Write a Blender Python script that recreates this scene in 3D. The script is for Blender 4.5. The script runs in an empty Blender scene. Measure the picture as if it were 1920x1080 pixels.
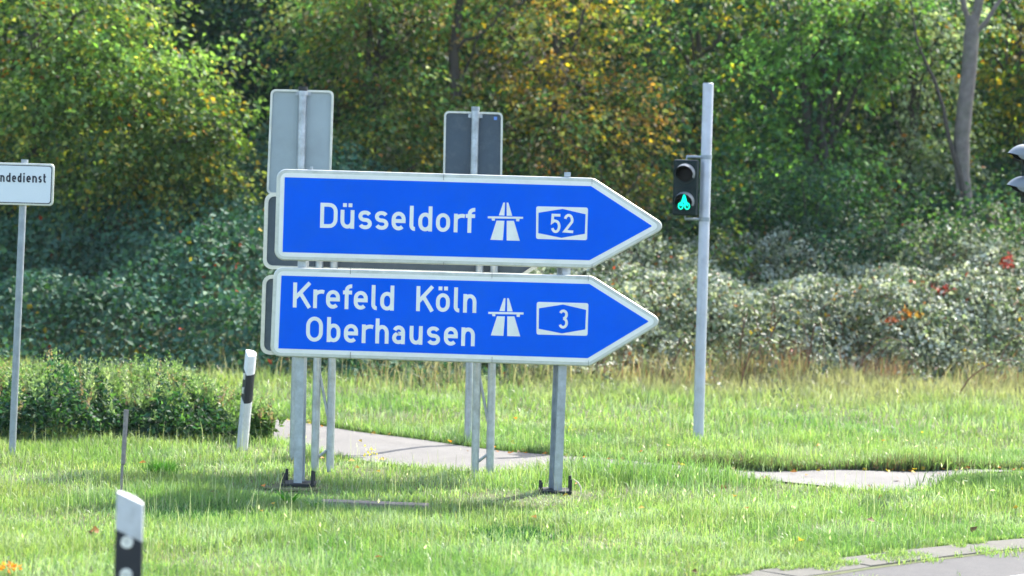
import bpy, math, random
import numpy as np
from mathutils import Vector, Matrix
from math import radians as R, sin, cos, pi

sc = bpy.context.scene
col = sc.collection
random.seed(7)
rng = np.random.default_rng(11)

# ---------------------------------------------------------------- camera, sky, sun, exposure
F_PX, HORIZON, CAM_H, ROLL = 4830.0, 350.0, 2.4, R(1.6)
PITCH = math.atan((540 - HORIZON) / F_PX * cos(ROLL))
Fw = Vector((0, cos(PITCH), -sin(PITCH)))
R0 = Vector((1, 0, 0)); U0 = Vector((0, sin(PITCH), cos(PITCH)))
Rt = R0 * cos(ROLL) + U0 * sin(ROLL)
Up = U0 * cos(ROLL) - R0 * sin(ROLL)
CAM = Vector((0, 0, CAM_H))
cam = bpy.data.cameras.new('camera')
cam.sensor_width = 36; cam.lens = F_PX / 1920 * 36
cam.clip_start = 0.3; cam.clip_end = 1500
cam.dof.use_dof = True; cam.dof.focus_distance = 20.0; cam.dof.aperture_fstop = 1.8
co = bpy.data.objects.new('camera', cam); col.objects.link(co)
co.matrix_world = Matrix(((Rt.x, Up.x, -Fw.x, CAM.x), (Rt.y, Up.y, -Fw.y, CAM.y), (Rt.z, Up.z, -Fw.z, CAM.z), (0, 0, 0, 1)))
sc.camera = co

SUN_DIR = Vector((0.62, 0.80, 1.12)).normalized()        # towards the sun: beyond the wood, to the right
SUN_EL = math.asin(SUN_DIR.z)
world = bpy.data.worlds.new("World"); sc.world = world; world.use_nodes = True
wn = world.node_tree
bg = wn.nodes['Background']
sky = wn.nodes.new('ShaderNodeTexSky'); sky.sky_type = 'NISHITA'; sky.sun_disc = False
sky.sun_elevation = SUN_EL; sky.sun_rotation = math.atan2(SUN_DIR.x, SUN_DIR.y)
sky.air_density = 1.0; sky.dust_density = 2.5; sky.ozone_density = 1.0
wn.links.new(sky.outputs[0], bg.inputs[0]); bg.inputs[1].default_value = 0.15
sl = bpy.data.lights.new('sun', 'SUN'); sl.energy = 3.2; sl.angle = R(0.53); sl.color = (1.0, 0.95, 0.86)
so = bpy.data.objects.new('sun', sl); col.objects.link(so)
so.rotation_euler = SUN_DIR.to_track_quat('Z', 'Y').to_euler(); so.location = (10, 30, 30)
sc.view_settings.view_transform = 'Standard'; sc.view_settings.look = 'None'
sc.view_settings.gamma = 1; sc.view_settings.use_curve_mapping = False
sc.view_settings.exposure = 1.93

def ray(u, v): return Fw + Rt * ((u - 960) / F_PX) + Up * ((540 - v) / F_PX)
def P(u, v, Y):                       # a pixel of the photograph, taken to the upright plane y = Y
    d = ray(u, v); return CAM + d * (Y / d.y)
def G(u, v, z=0.0):                   # a pixel taken to the level z
    d = ray(u, v); return CAM + d * ((z - CAM_H) / d.z)

# ---------------------------------------------------------------- materials
def nodes(name):
    m = bpy.data.materials.new(name); m.use_nodes = True
    return m, m.node_tree, m.node_tree.nodes['Principled BSDF']
def mat(name, c, rough=.6, metal=0., var=.12, scale=8., bump=.0, bscale=60., spec=.5, stain=None, stain_amt=.0, stain_scale=3.):
    m, t, b = nodes(name); N = t.nodes; L = t.links
    tc = N.new('ShaderNodeTexCoord')
    n1 = N.new('ShaderNodeTexNoise'); n1.inputs['Scale'].default_value = scale; n1.inputs['Detail'].default_value = 6; n1.inputs['Roughness'].default_value = .65
    L.new(tc.outputs['Object'], n1.inputs['Vector'])
    mr = N.new('ShaderNodeMapRange'); mr.inputs[1].default_value = .3; mr.inputs[2].default_value = .7
    mr.inputs[3].default_value = 1 - var; mr.inputs[4].default_value = 1 + var
    L.new(n1.outputs[0], mr.inputs[0])
    mx = N.new('ShaderNodeMix'); mx.data_type = 'RGBA'; mx.blend_type = 'MULTIPLY'; mx.inputs[0].default_value = 1
    mx.inputs[6].default_value = (*c, 1); L.new(mr.outputs[0], mx.inputs[7])
    out = mx.outputs[2]
    if stain:
        n2 = N.new('ShaderNodeTexNoise'); n2.inputs['Scale'].default_value = stain_scale; n2.inputs['Detail'].default_value = 8; n2.inputs['Roughness'].default_value = .7
        L.new(tc.outputs['Object'], n2.inputs['Vector'])
        r2 = N.new('ShaderNodeMapRange'); r2.inputs[1].default_value = .48; r2.inputs[2].default_value = .72; r2.inputs[3].default_value = 0; r2.inputs[4].default_value = stain_amt
        L.new(n2.outputs[0], r2.inputs[0])
        m2 = N.new('ShaderNodeMix'); m2.data_type = 'RGBA'; m2.inputs[7].default_value = (*stain, 1)
        L.new(r2.outputs[0], m2.inputs[0]); L.new(out, m2.inputs[6]); out = m2.outputs[2]
    L.new(out, b.inputs['Base Color'])
    b.inputs['Roughness'].default_value = rough; b.inputs['Metallic'].default_value = metal; b.inputs['Specular IOR Level'].default_value = spec
    if bump:
        n3 = N.new('ShaderNodeTexNoise'); n3.inputs['Scale'].default_value = bscale; n3.inputs['Detail'].default_value = 4
        L.new(tc.outputs['Object'], n3.inputs['Vector'])
        bp = N.new('ShaderNodeBump'); bp.inputs['Strength'].default_value = bump; bp.inputs['Distance'].default_value = .01
        L.new(n3.outputs[0], bp.inputs['Height']); L.new(bp.outputs[0], b.inputs['Normal'])
    return m
def leafmat(name, rough=.45, spec=.5, trans=.45, tint=(1.35, 1.35, .55)):
    m, t, b = nodes(name); N = t.nodes; L = t.links
    at = N.new('ShaderNodeAttribute'); at.attribute_name = 'tone'
    L.new(at.outputs['Color'], b.inputs['Base Color'])
    b.inputs['Roughness'].default_value = rough; b.inputs['Specular IOR Level'].default_value = spec
    tr = N.new('ShaderNodeBsdfTranslucent')
    mx = N.new('ShaderNodeMix'); mx.data_type = 'RGBA'; mx.blend_type = 'MULTIPLY'; mx.inputs[0].default_value = 1
    L.new(at.outputs['Color'], mx.inputs[6]); mx.inputs[7].default_value = (*tint, 1); L.new(mx.outputs[2], tr.inputs['Color'])
    ms = N.new('ShaderNodeMixShader'); ms.inputs[0].default_value = trans
    L.new(b.outputs[0], ms.inputs[1]); L.new(tr.outputs[0], ms.inputs[2])
    L.new(ms.outputs[0], N['Material Output'].inputs['Surface'])
    return m

M = {}
M['galv'] = mat('galvanised_steel', (.40, .44, .48), .42, .7, .22, 14, .2, 90, stain=(.20, .21, .20), stain_amt=.45, stain_scale=9)
M['galv_dull'] = mat('dull_galvanised_steel', (.30, .34, .37), .55, .6, .18, 10, .2, 70)
M['pole_grey'] = mat('grey_painted_pole', (.50, .53, .60), .38, .25, .08, 6, .1, 50, stain=(.25, .25, .24), stain_amt=.35, stain_scale=7)
M['alu_edge'] = mat('aluminium_edge', (.60, .61, .55), .40, .35, .10, 9, .05, 60, stain=(.22, .24, .19), stain_amt=.45, stain_scale=5)
M['sign_white'] = mat('retroreflective_white', (.84, .83, .76), .42, 0, .04, 5, .03, 200, stain=(.45, .50, .42), stain_amt=.25, stain_scale=4)
M['sign_blue'] = mat('retroreflective_blue', (.0004, .112, .78), .5, 0, .06, 1.6, .02, 260, spec=.04, stain=(.012, .135, .66), stain_amt=.5, stain_scale=3.5)
M['plate_back'] = mat('grey_sign_back', (.30, .36, .38), .5, .2, .05, 3, stain=(.18, .20, .2), stain_amt=.25, stain_scale=4)
M['plate_dark'] = mat('weathered_dark_sign_back', (.045, .070, .095), .5, .1, .15, 4, stain=(.14, .17, .18), stain_amt=.35, stain_scale=12)
M['board_white'] = mat('white_board', (.66, .71, .74), .4, 0, .03, 3)
M['ink'] = mat('black_print', (.012, .014, .03), .5, 0, .05)
M['seam'] = mat('dark_joint', (.06, .06, .06), .7)
M['housing'] = mat('dark_green_housing', (.006, .018, .018), .45, 0, .1, 5, .05, spec=.2)
M['visor_in'] = mat('black_visor', (.010, .013, .013), .6, 0, .1, spec=.2)
M['visor'] = mat('weathered_visor', (.20, .22, .23), .35, 0, .1)
M['lens_off'] = mat('unlit_lens', (.006, .005, .006), .5, 0, .05, spec=.15)
M['post_white'] = mat('white_plastic_post', (.54, .56, .56), .45, 0, .06, 12, .05, 60, stain=(.28, .29, .26), stain_amt=.6, stain_scale=11)
M['post_clean'] = mat('clean_white_plastic', (.78, .79, .80), .4, 0, .04, 10, stain=(.4, .4, .36), stain_amt=.3, stain_scale=8)
M['post_black'] = mat('black_reflective_band', (.008, .011, .018), .5, 0, .1)
M['reflector'] = mat('round_reflector', (.80, .80, .74), .25, .2, .25, 60, stain=(.15, .15, .14), stain_amt=.6, stain_scale=40)
M['bolt'] = mat('dark_bolt_cap', (.008, .011, .013), .6, 0, .2, 20)
M['bark'] = mat('grey_bark', (.165, .138, .124), .85, 0, .35, 9, .8, 35, stain=(.10, .13, .06), stain_amt=.5, stain_scale=3)
M['bark_dark'] = mat('dark_bark', (.06, .05, .04), .9, 0, .3, 9, .8, 30)
M['cane'] = mat('red_brown_cane', (.17, .075, .05), .7, 0, .3, 12)
M['stake'] = mat('weathered_wood', (.22, .20, .18), .8, 0, .3, 25, .4, 80)
M['plank'] = mat('old_plank', (.26, .215, .165), .85, 0, .35, 20, .5, 60)
M['concrete'] = mat('weathered_concrete', (.085, .082, .070), .85, 0, .18, 6, .5, 60, stain=(.07, .07, .045), stain_amt=.6, stain_scale=3)
M['path'] = mat('worn_path_asphalt', (.125, .121, .114), .8, 0, .14, 3.0, .5, 120, stain=(.10, .09, .08), stain_amt=.35, stain_scale=1.1)
M['asphalt'] = mat('road_asphalt', (.048, .048, .050), .8, 0, .25, 45, .6, 160, stain=(.10, .10, .095), stain_amt=.4, stain_scale=6)
M['paint'] = mat('road_paint', (.62, .62, .60), .7, 0, .12, 30, .3, 120)
M['soil'] = mat('soil', (.075, .085, .030), .95, 0, .4, 5, .8, 20, stain=(.05, .10, .02), stain_amt=.7, stain_scale=1.4)
M['leaf'] = leafmat('leaf', .58, .35, .5, (1.25, 1.3, .6))
M['leaf_dark'] = leafmat('ivy_leaf', .6, .25, .28, (1.0, 1.25, .5))
M['leaf_gloss'] = leafmat('glossy_leaf', .52, .45, .40, (1.1, 1.15, .7))
M['grass'] = leafmat('grass_blade', .42, .5, .5, (1.12, 1.28, .70))
mg, t, b = nodes('green_signal_light')
b.inputs['Base Color'].default_value = (0, .4, .3, 1); b.inputs['Emission Color'].default_value = (0, .95, .52, 1); b.inputs['Emission Strength'].default_value = .62
M['green_on'] = mg

# ---------------------------------------------------------------- object helpers
def props(o, label=None, cat=None, group=None, kind=None):
    if label: o['label'] = label
    if cat: o['category'] = cat
    if group: o['group'] = group
    if kind: o['kind'] = kind
    return o
def thing(name, loc, label, cat, group=None):
    o = bpy.data.objects.new(name, None); col.objects.link(o); o.location = loc; o.empty_display_size = .2
    return props(o, label, cat, group)
def wloc(o):
    v = Vector((0, 0, 0))
    while o: v = v + Vector(o.location); o = o.parent
    return v
def link(name, me, parent, label=None):
    o = bpy.data.objects.new(name, me); col.objects.link(o)
    if parent: o.parent = parent
    if label: o['label'] = label
    return o
class MB:
    def __init__(s): s.v = []; s.f = []; s.sm = []
    def add(s, vs, fs, smooth=False):
        n = len(s.v); s.v += [tuple(v) for v in vs]; s.f += [tuple(i + n for i in f) for f in fs]; s.sm += [smooth] * len(fs); return s
    def box(s, c, sx, sy, sz, ax=Vector((1, 0, 0)), ay=Vector((0, 1, 0)), az=Vector((0, 0, 1))):
        c = Vector(c); vs = [c + ax * (a * sx / 2) + ay * (b_ * sy / 2) + az * (d * sz / 2) for d in (-1, 1) for b_ in (-1, 1) for a in (-1, 1)]
        return s.add(vs, [(0, 2, 3, 1), (4, 5, 7, 6), (0, 1, 5, 4), (2, 6, 7, 3), (0, 4, 6, 2), (1, 3, 7, 5)])
    def sweep(s, p0, p1, prof, caps=True):             # constant section [(x, y)] from p0 to p1
        p0 = Vector(p0); p1 = Vector(p1); n = len(prof)
        vs = [p0 + Vector((x, y, 0)) for x, y in prof] + [p1 + Vector((x, y, 0)) for x, y in prof]
        fs = [(i, (i + 1) % n, n + (i + 1) % n, n + i) for i in range(n)]
        if caps: fs += [tuple(range(n))[::-1], tuple(range(n, 2 * n))]
        return s.add(vs, fs)
    def tube(s, pts, rad, seg=8, cap=True, smooth=True):
        pts = [Vector(p) for p in pts]; n = len(pts)
        if not hasattr(rad, '__len__'): rad = [rad] * n
        vs = []; ref = Vector((0.31, 1, .17)).normalized()
        for i, p in enumerate(pts):
            d = (pts[min(i + 1, n - 1)] - pts[max(i - 1, 0)]).normalized()
            a = d.cross(ref); a = a.normalized() if a.length > 1e-3 else Vector((1, 0, 0)); c = d.cross(a)
            for k in range(seg):
                t_ = 2 * pi * k / seg; vs.append(p + (a * cos(t_) + c * sin(t_)) * rad[i])
        fs = [(i * seg + k, i * seg + (k + 1) % seg, (i + 1) * seg + (k + 1) % seg, (i + 1) * seg + k) for i in range(n - 1) for k in range(seg)]
        s.add(vs, fs, smooth)
        if cap: s.add([vs[k] for k in range(seg)], [tuple(range(seg))[::-1]]); s.add([vs[(n - 1) * seg + k] for k in range(seg)], [tuple(range(seg))])
        return s
    def prism(s, poly, y0, y1):                        # outline [(x, z)] between two depths; y0 nearer the camera
        n = len(poly)
        vs = [(x, y0, z) for x, z in poly] + [(x, y1, z) for x, z in poly]
        return s.add(vs, [tuple(range(n)), tuple(range(n, 2 * n))[::-1]] + [(i, n + i, n + (i + 1) % n, (i + 1) % n) for i in range(n)])
    def build(s, name, m, parent=None, label=None, bevel=0):
        o_ = wloc(parent) if parent else Vector((0, 0, 0))
        me = bpy.data.meshes.new(name); me.from_pydata([(v[0] - o_.x, v[1] - o_.y, v[2] - o_.z) for v in s.v], [], s.f)
        me.polygons.foreach_set('use_smooth', s.sm); me.materials.append(m); me.update()
        o = link(name, me, parent, label)
        if bevel:
            bv = o.modifiers.new('bevel', 'BEVEL'); bv.width = bevel; bv.segments = 2; bv.limit_method = 'ANGLE'; bv.angle_limit = R(40)
        return o
def round_poly(pts, r, n=5):
    out = []; N_ = len(pts)
    if not hasattr(r, '__len__'): r = [r] * N_
    for i in range(N_):
        p = Vector(pts[i]); a = Vector(pts[i - 1]); c = Vector(pts[(i + 1) % N_])
        if r[i] < 1e-5: out.append(tuple(p)); continue
        da = (a - p).normalized(); dc = (c - p).normalized(); ang = math.acos(max(-1, min(1, da.dot(dc))))
        k = r[i] / math.tan(ang / 2); ce = p + (da + dc).normalized() * (r[i] / sin(ang / 2))
        s0 = p + da * k; s1 = p + dc * k
        t0 = math.atan2(s0.y - ce.y, s0.x - ce.x); t1 = math.atan2(s1.y - ce.y, s1.x - ce.x)
        d = (t1 - t0 + pi) % (2 * pi) - pi
        for j in range(n + 1): t_ = t0 + d * j / n; out.append((ce.x + r[i] * cos(t_), ce.y + r[i] * sin(t_)))
    return out
def inset(pts, d):                                     # inward offset of a convex outline
    n = len(pts); area = sum(pts[i][0] * pts[(i + 1) % n][1] - pts[(i + 1) % n][0] * pts[i][1] for i in range(n)); sg = 1 if area > 0 else -1
    out = []
    for i in range(n):
        p = Vector(pts[i]); a = Vector(pts[i - 1]); c = Vector(pts[(i + 1) % n])
        e0 = (p - a).normalized(); e1 = (c - p).normalized(); n0 = Vector((-e0.y, e0.x)) * sg; n1 = Vector((-e1.y, e1.x)) * sg
        m_ = (n0 + n1); m_ = m_ / max(.2, m_.dot(n0)); out.append(tuple(p + m_ * d))
    return out

def soup(name, verts, tris, tones, m, parent=None, label=None):   # big triangle mesh with a colour per vertex
    o_ = np.array(wloc(parent)) if parent else np.zeros(3)
    verts = (verts - o_).astype(np.float32)
    me = bpy.data.meshes.new(name); nv = len(verts); nt = len(tris)
    me.vertices.add(nv); me.vertices.foreach_set('co', verts.ravel())
    me.loops.add(nt * 3); me.loops.foreach_set('vertex_index', tris.astype(np.int32).ravel())
    me.polygons.add(nt); me.polygons.foreach_set('loop_start', np.arange(0, nt * 3, 3, dtype=np.int32))
    me.update(calc_edges=True)
    ca = me.color_attributes.new('tone', 'FLOAT_COLOR', 'POINT')
    c4 = np.ones((nv, 4), np.float32); c4[:, :3] = tones; ca.data.foreach_set('color', c4.ravel())
    me.materials.append(m)
    return link(name, me, parent, label)

# ---------------------------------------------------------------- the lie of the land
def sstep(t_): t_ = np.clip(t_, 0, 1); return t_ * t_ * (3 - 2 * t_)
def foot(x): return np.interp(x, [-14, -6, -3, -1, 1, 3, 14], [30.5, 29.8, 29.2, 28.8, 29.8, 31.0, 32.0])
def terrain(x, y):
    x = np.asarray(x, float); y = np.asarray(y, float)
    z = .03 * np.clip(y - 24.5, 0, 12)
    z = z + np.interp(x, [-3, 0, 4.5, 6.2, 14], [1.75, 1.35, 1.25, 1.65, 1.75]) * sstep((y - foot(x)) / 5.5) + .05 * np.clip(y - 36, 0, 30) + .22 * np.clip(y - 43, 0, 20)
    z = z + .012 * np.sin(x * 1.9 + .7) * np.sin(y * 2.3) + .010 * np.sin(x * 4.1 + y * 3.2)
    rough = sstep((y - 27.) / 4)
    z = z + rough * .10 * np.sin(x * 1.3 + 1) * np.sin(y * 1.1 + x * .4)
    return z
gx = np.concatenate([-np.geomspace(500, 15, 22), np.linspace(-14, 14, 130), np.geomspace(15, 500, 22)])
gy = np.concatenate([-np.geomspace(500, 2, 22), np.linspace(0, 64, 200), np.geomspace(66, 700, 18)])
XX, YY = np.meshgrid(gx, gy)
inner = (np.clip(1 - np.clip(np.abs(XX) - 18, 0, 30) / 30, 0, 1))
ZZ = terrain(XX, np.clip(YY, 0, 60)); ZZ = np.where(YY < 19.5, ZZ * sstep((YY - 17) / 2.5), ZZ)
ZZ = np.where(YY < 24, ZZ - .0, ZZ)
# level under the road and the path
nx, ny = len(gx), len(gy)
idx = np.arange(nx * ny).reshape(ny, nx)
q = np.stack([idx[:-1, :-1], idx[:-1, 1:], idx[1:, 1:], idx[1:, :-1]], -1).reshape(-1, 4)
me = bpy.data.meshes.new('ground'); me.from_pydata(np.stack([XX, YY, ZZ], -1).reshape(-1, 3).tolist(), [], q.tolist())
me.polygons.foreach_set('use_smooth', [True] * len(q)); me.materials.append(M['soil'])
props(link('ground', me, None), kind='structure')

def resample(pts, step):
    pts = [Vector((p[0], p[1])) for p in pts]; out = []
    n = len(pts)
    for i in range(n - 1):
        p0 = pts[max(i - 1, 0)]; p1 = pts[i]; p2 = pts[i + 1]; p3 = pts[min(i + 2, n - 1)]
        k = max(2, int((p2 - p1).length / step))
        for j in range(k):
            t_ = j / k
            out.append(.5 * ((2 * p1) + (p2 - p0) * t_ + (2 * p0 - 5 * p1 + 4 * p2 - p3) * t_ ** 2 + (3 * p1 - p0 - 3 * p2 + p3) * t_ ** 3))
    out.append(pts[-1]); return out
def ribbon(a, b_, zoff, lift=None):
    vs = []; fs = []
    K = 5
    for p, q_ in zip(a, b_):
        for k in range(K):
            r_ = p.lerp(q_, k / (K - 1)); vs.append((r_.x, r_.y, float(terrain(r_.x, r_.y)) * (1 if r_.y > 19.5 else float(sstep((r_.y - 17) / 2.5))) + zoff))
    for i in range(len(a) - 1):
        for k in range(K - 1): o = i * K + k; fs.append((o, o + 1, o + K + 1, o + K))
    return vs, fs
def up_normals(vs, fs):
    v = np.array(vs); out = []
    for f in fs:
        n_ = np.cross(v[f[1]] - v[f[0]], v[f[2]] - v[f[0]]); out.append(f if n_[2] > 0 else f[::-1])
    return out
far_e = [(-16, 29.2), (-10, 28.6), (-6, 27.9), (-4, 27.0), (-2.5, 25.7), (-1.3, 24.55), (-.4, 23.65), (.41, 22.95), (1.2, 22.5), (2.0, 22.3), (3.1, 22.35), (4.1, 22.6), (6, 23.3), (12, 25.4), (20, 28)]
near_e = [(-16, 27.4), (-10, 26.8), (-6, 26.1), (-4, 25.3), (-2.9, 24.5), (-2.0, 23.4), (-1.1, 21.9), (-.2, 21.55), (.6, 21.65), (1.2, 21.7), (1.75, 21.5), (2.4, 21.1), (3.1, 20.95), (3.6, 21.35), (4.0, 22.3), (6, 23.1), (12, 25.0), (20, 27.6)]
FE = resample(far_e, .25); NE = resample(near_e, .25)
L_ = min(len(FE), len(NE))
def evenly(c, n):
    d = [0]
    for i in range(1, len(c)): d.append(d[-1] + (c[i] - c[i - 1]).length)
    ts = np.linspace(0, d[-1], n); xs = np.interp(ts, d, [p.x for p in c]); ys = np.interp(ts, d, [p.y for p in c])
    return [Vector((a, b_)) for a, b_ in zip(xs, ys)]
n_ = 200
vs, fs = ribbon(evenly(NE, n_), evenly(FE, n_), .012)
MB().add(vs, up_normals(vs, fs), True).build('path', M['path']).__setitem__('kind', 'structure')
fex = np.array([p.x for p in FE]); fey = np.array([p.y for p in FE]); nex = np.array([p.x for p in NE]); ney = np.array([p.y for p in NE])
def in_path(x, y, m=0.0):
    return (y > np.interp(x, nex, ney) + m) & (y < np.interp(x, fex, fey) - m)

# road edge: outer = grass side of the slab strip, inner = asphalt side
outer = [(-3.2, -40), (-2.9, 0), (-1.9, 8), (-.6, 12.5), (.55, 15.1), (1.50, 16.15), (2.42, 17.12), (3.75, 18.25), (5.2, 19.1), (8, 20.0), (14, 21.2), (30, 23.5)]
OE = resample(outer, .3)
def offs(c, d):
    o = []
    for i in range(len(c)):
        t_ = (c[min(i + 1, len(c) - 1)] - c[max(i - 1, 0)]).normalized(); o.append(c[i] + Vector((t_.y, -t_.x)) * d)
    return o
IE = offs(OE, .36)
oex = np.array([p.x for p in OE]); oey = np.array([p.y for p in OE])
def on_verge(x, y, m=0.0):       # grass side of the strip
    return (y > np.interp(x, oex, oey, left=-50) + m) | (x < -3.3)
# road surface: from the strip towards and behind the camera
rv = [(p.x, p.y, .004) for p in IE]; rb = [(p.x + 55 + .2 * i * 0, p.y - 60, .004) for i, p in enumerate(IE)]
vs = rv + rb; n = len(rv)
MB().add(vs, up_normals(vs, [(i, i + 1, n + i + 1, n + i) for i in range(n - 1)])).build('road', M['asphalt']).__setitem__('kind', 'structure')
a = [p for p in offs(OE, 1.12)]; b2 = [p for p in offs(OE, 1.24)]
a = a[len(a) // 6:]; b2 = b2[len(b2) // 6:]
vs = [(p.x, p.y, .008) for p in a] + [(p.x, p.y, .008) for p in b2]; n = len(a)
MB().add(vs, up_normals(vs, [(i, i + 1, n + i + 1, n + i) for i in range(n - 1)])).build('road_marking', M['paint']).__setitem__('kind', 'structure')
# bedding under the slabs, then each slab
vs = [(p.x, p.y, .006) for p in offs(OE, -.03)] + [(p.x, p.y, .006) for p in offs(OE, .40)]; n = len(OE)
strip = MB().add(vs, up_normals(vs, [(i, i + 1, n + i + 1, n + i) for i in range(n - 1)])).build('pavement_strip', M['soil']); strip['kind'] = 'structure'
E = evenly(OE, 4000); acc = 0; st = 0; slabs = []
for i in range(1, len(E)):
    acc += (E[i] - E[i - 1]).length
    if acc >= .78:
        if -1.0 < E[i].x < 6.5 and E[i].y > 11: slabs.append((E[st], E[i]))
        st = i; acc = 0
for p, q_ in slabs:
    t_ = (q_ - p); L0 = t_.length; t_ = t_ / L0; nrm = Vector((t_.y, -t_.x)); c = (p + q_) / 2 + nrm * .175
    MB().box((c.x, c.y, -.010 + random.uniform(-.002, .003)), L0 - .007, .33, .05, Vector((t_.x, t_.y, random.uniform(-.005, .005))), Vector((nrm.x, nrm.y, random.uniform(-.01, .01)))).build('slab', M['concrete'], strip, bevel=.008)

# ---------------------------------------------------------------- lettering in the road-sign manner: strokes in a box (width w, cap height 1)
def arc(cx, cy, rx, ry, a0, a1, n=8): return [(cx + rx * cos(R(a0 + (a1 - a0) * i / n)), cy + ry * sin(R(a0 + (a1 - a0) * i / n))) for i in range(n + 1)]
def ring(l, b_, r_, t_, k=None):
    k = k or (r_ - l) / 2; k = min(k, (t_ - b_) / 2); kx = (r_ - l) / 2
    return arc(r_ - kx, t_ - k, kx, k, 0, 90) + arc(l + kx, t_ - k, kx, k, 90, 180) + arc(l + kx, b_ + k, kx, k, 180, 270) + arc(r_ - kx, b_ + k, kx, k, 270, 360)
def glyph(ch, w, t_, xh=.745):
    l, r_, b_, T, X = t_ / 2, w - t_ / 2, t_ / 2, 1 - t_ / 2, xh - t_ / 2
    kx = (r_ - l) / 2; S = []                          # S: (points, closed)
    if ch in 'öü':
        S = glyph('o' if ch == 'ö' else 'u', w, t_, xh)
        for cx in (w * .30, w * .70): S.append(([(cx, .86), (cx, .86 + t_)], False))
        return S
    if ch == 'D': S = [([(l, b_), (l, T)] + [(w * .45, T)] + arc(r_ - w * .36, T - .28, w * .36, .28, 90, 0, 6)[1:] + arc(r_ - w * .36, b_ + .28, w * .36, .28, 0, -90, 6)[:-1] + [(w * .45, b_)], True)]
    elif ch == 'G': S = [(arc(l + kx, T - .3, kx, .3, 20, 180, 8) + arc(l + kx, b_ + .3, kx, .3, 180, 360, 8) + [(r_, .52), (w * .5, .52)], False)]
    elif ch == 'K': S = [([(l, 0), (l, 1)], False), ([(r_ + t_ * .1, 1), (l, .36)], False), ([(l + (r_ - l) * .36, .60), (r_ + t_ * .12, 0)], False)]
    elif ch == 'O': S = [(ring(l, b_, r_, T, .30), True)]
    elif ch == 'o': S = [(ring(l, b_, r_, X, .24), True)]
    elif ch == 'e': S = [([(l, xh * .5), (r_, xh * .5)], False), ([(r_, xh * .5 - t_ / 2)] + arc(r_ - kx, X - .22, kx, .22, 0, 180, 10) + arc(l + kx, b_ + .22, kx, .22, 180, 318, 9), False)]
    elif ch == 's':
        m_ = xh / 2; k = (X - m_) / 2
        S = [(arc(w / 2, X - k, kx * .95, k, 25, 90, 4)[::1] + arc(l + kx * .9, X - k, kx * .9, k, 90, 262, 9) + arc(r_ - kx * .9, b_ + k, kx * .9, k, 82, -90, 9) + arc(w / 2, b_ + k, kx, k, -90, -158, 4), False)]
    elif ch == 'l': S = [([(l, 1), (l, b_ + .14)] + arc(l + .13, b_ + .14, .13, .14, 180, 270, 4) + [(w, b_)], False)]
    elif ch == 'i': S = [([(w / 2, 0), (w / 2, xh)], False), ([(w / 2, .86), (w / 2, .86 + t_)], False)]
    elif ch == 't': S = [([(w * .4, .98), (w * .4, b_ + .14)] + arc(w * .4 + .13, b_ + .14, .13, .14, 180, 270, 4) + [(w, b_)], False), ([(0, X), (w, X)], False)]
    elif ch == 'd': S = [(ring(l, b_, r_, X, .24), True), ([(r_, 0), (r_, 1)], False)]
    elif ch == 'b': S = [(ring(l, b_, r_, X, .24), True), ([(l, 0), (l, 1)], False)]
    elif ch == 'r': S = [([(l, 0), (l, xh)], False), ([(l, xh * .66)] + arc(l + w * .62, xh * .66, w * .62, X - xh * .66, 180, 90, 6) + [(w * 1.0, X - .02)], False)]
    elif ch == 'f': S = [([(w * .42, 0), (w * .42, T - .16)] + arc(w * .42 + .2, T - .16, .2, .16, 180, 90, 5) + [(w, T)], False), ([(0, X), (w, X)], False)]
    elif ch in 'nhm':
        S = [([(l, 0), (l, 1 if ch == 'h' else xh)], False)]
        if ch == 'm':
            kk = kx / 2; S += [(arc(l + kk, X - .2, kk, .2, 180, 0, 8) + [(l + 2 * kk, 0)], False), (arc(r_ - kk, X - .2, kk, .2, 180, 0, 8) + [(r_, 0)], False)]
        else: S += [(arc(l + kx, X - .24, kx, .24, 180, 0, 10) + [(r_, 0)], False)]
    elif ch == 'u': S = [([(r_, xh), (r_, 0)], False), ([(l, xh)] + arc(l + kx, b_ + .24, kx, .24, 180, 360, 10), False)]
    elif ch == 'a': S = [(arc(l + kx, X - .20, kx, .20, 155, 0, 8) + [(r_, 0)], False), ([(r_, xh * .56), (w * .45, xh * .56)] + arc(l + .17, (xh * .56 + b_) / 2, .17, (xh * .56 - b_) / 2, 90, 270, 8) + [(w * .5, b_), (r_, b_ + .04)], False)]
    elif ch == '5': S = [([(w * .95, T), (l + .02, T), (l, .56), (l + kx * .6, .64)] + arc(l + kx, (b_ + .62) / 2, kx, (.62 - b_) / 2, 85, -160, 13), False)]
    elif ch == '2': S = [(arc(l + kx, T - .26, kx, .26, 165, -20, 9) + [(l, b_ + .02), (w, b_)], False)]
    elif ch == '3': q_ = (T - .53) / 2; g_ = (.53 - b_) / 2; S = [(arc(l + kx, T - q_, kx * .92, q_, 155, -90, 10), False), (arc(l + kx, b_ + g_, kx, g_, 90, -155, 10), False)]
    return S
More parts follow.
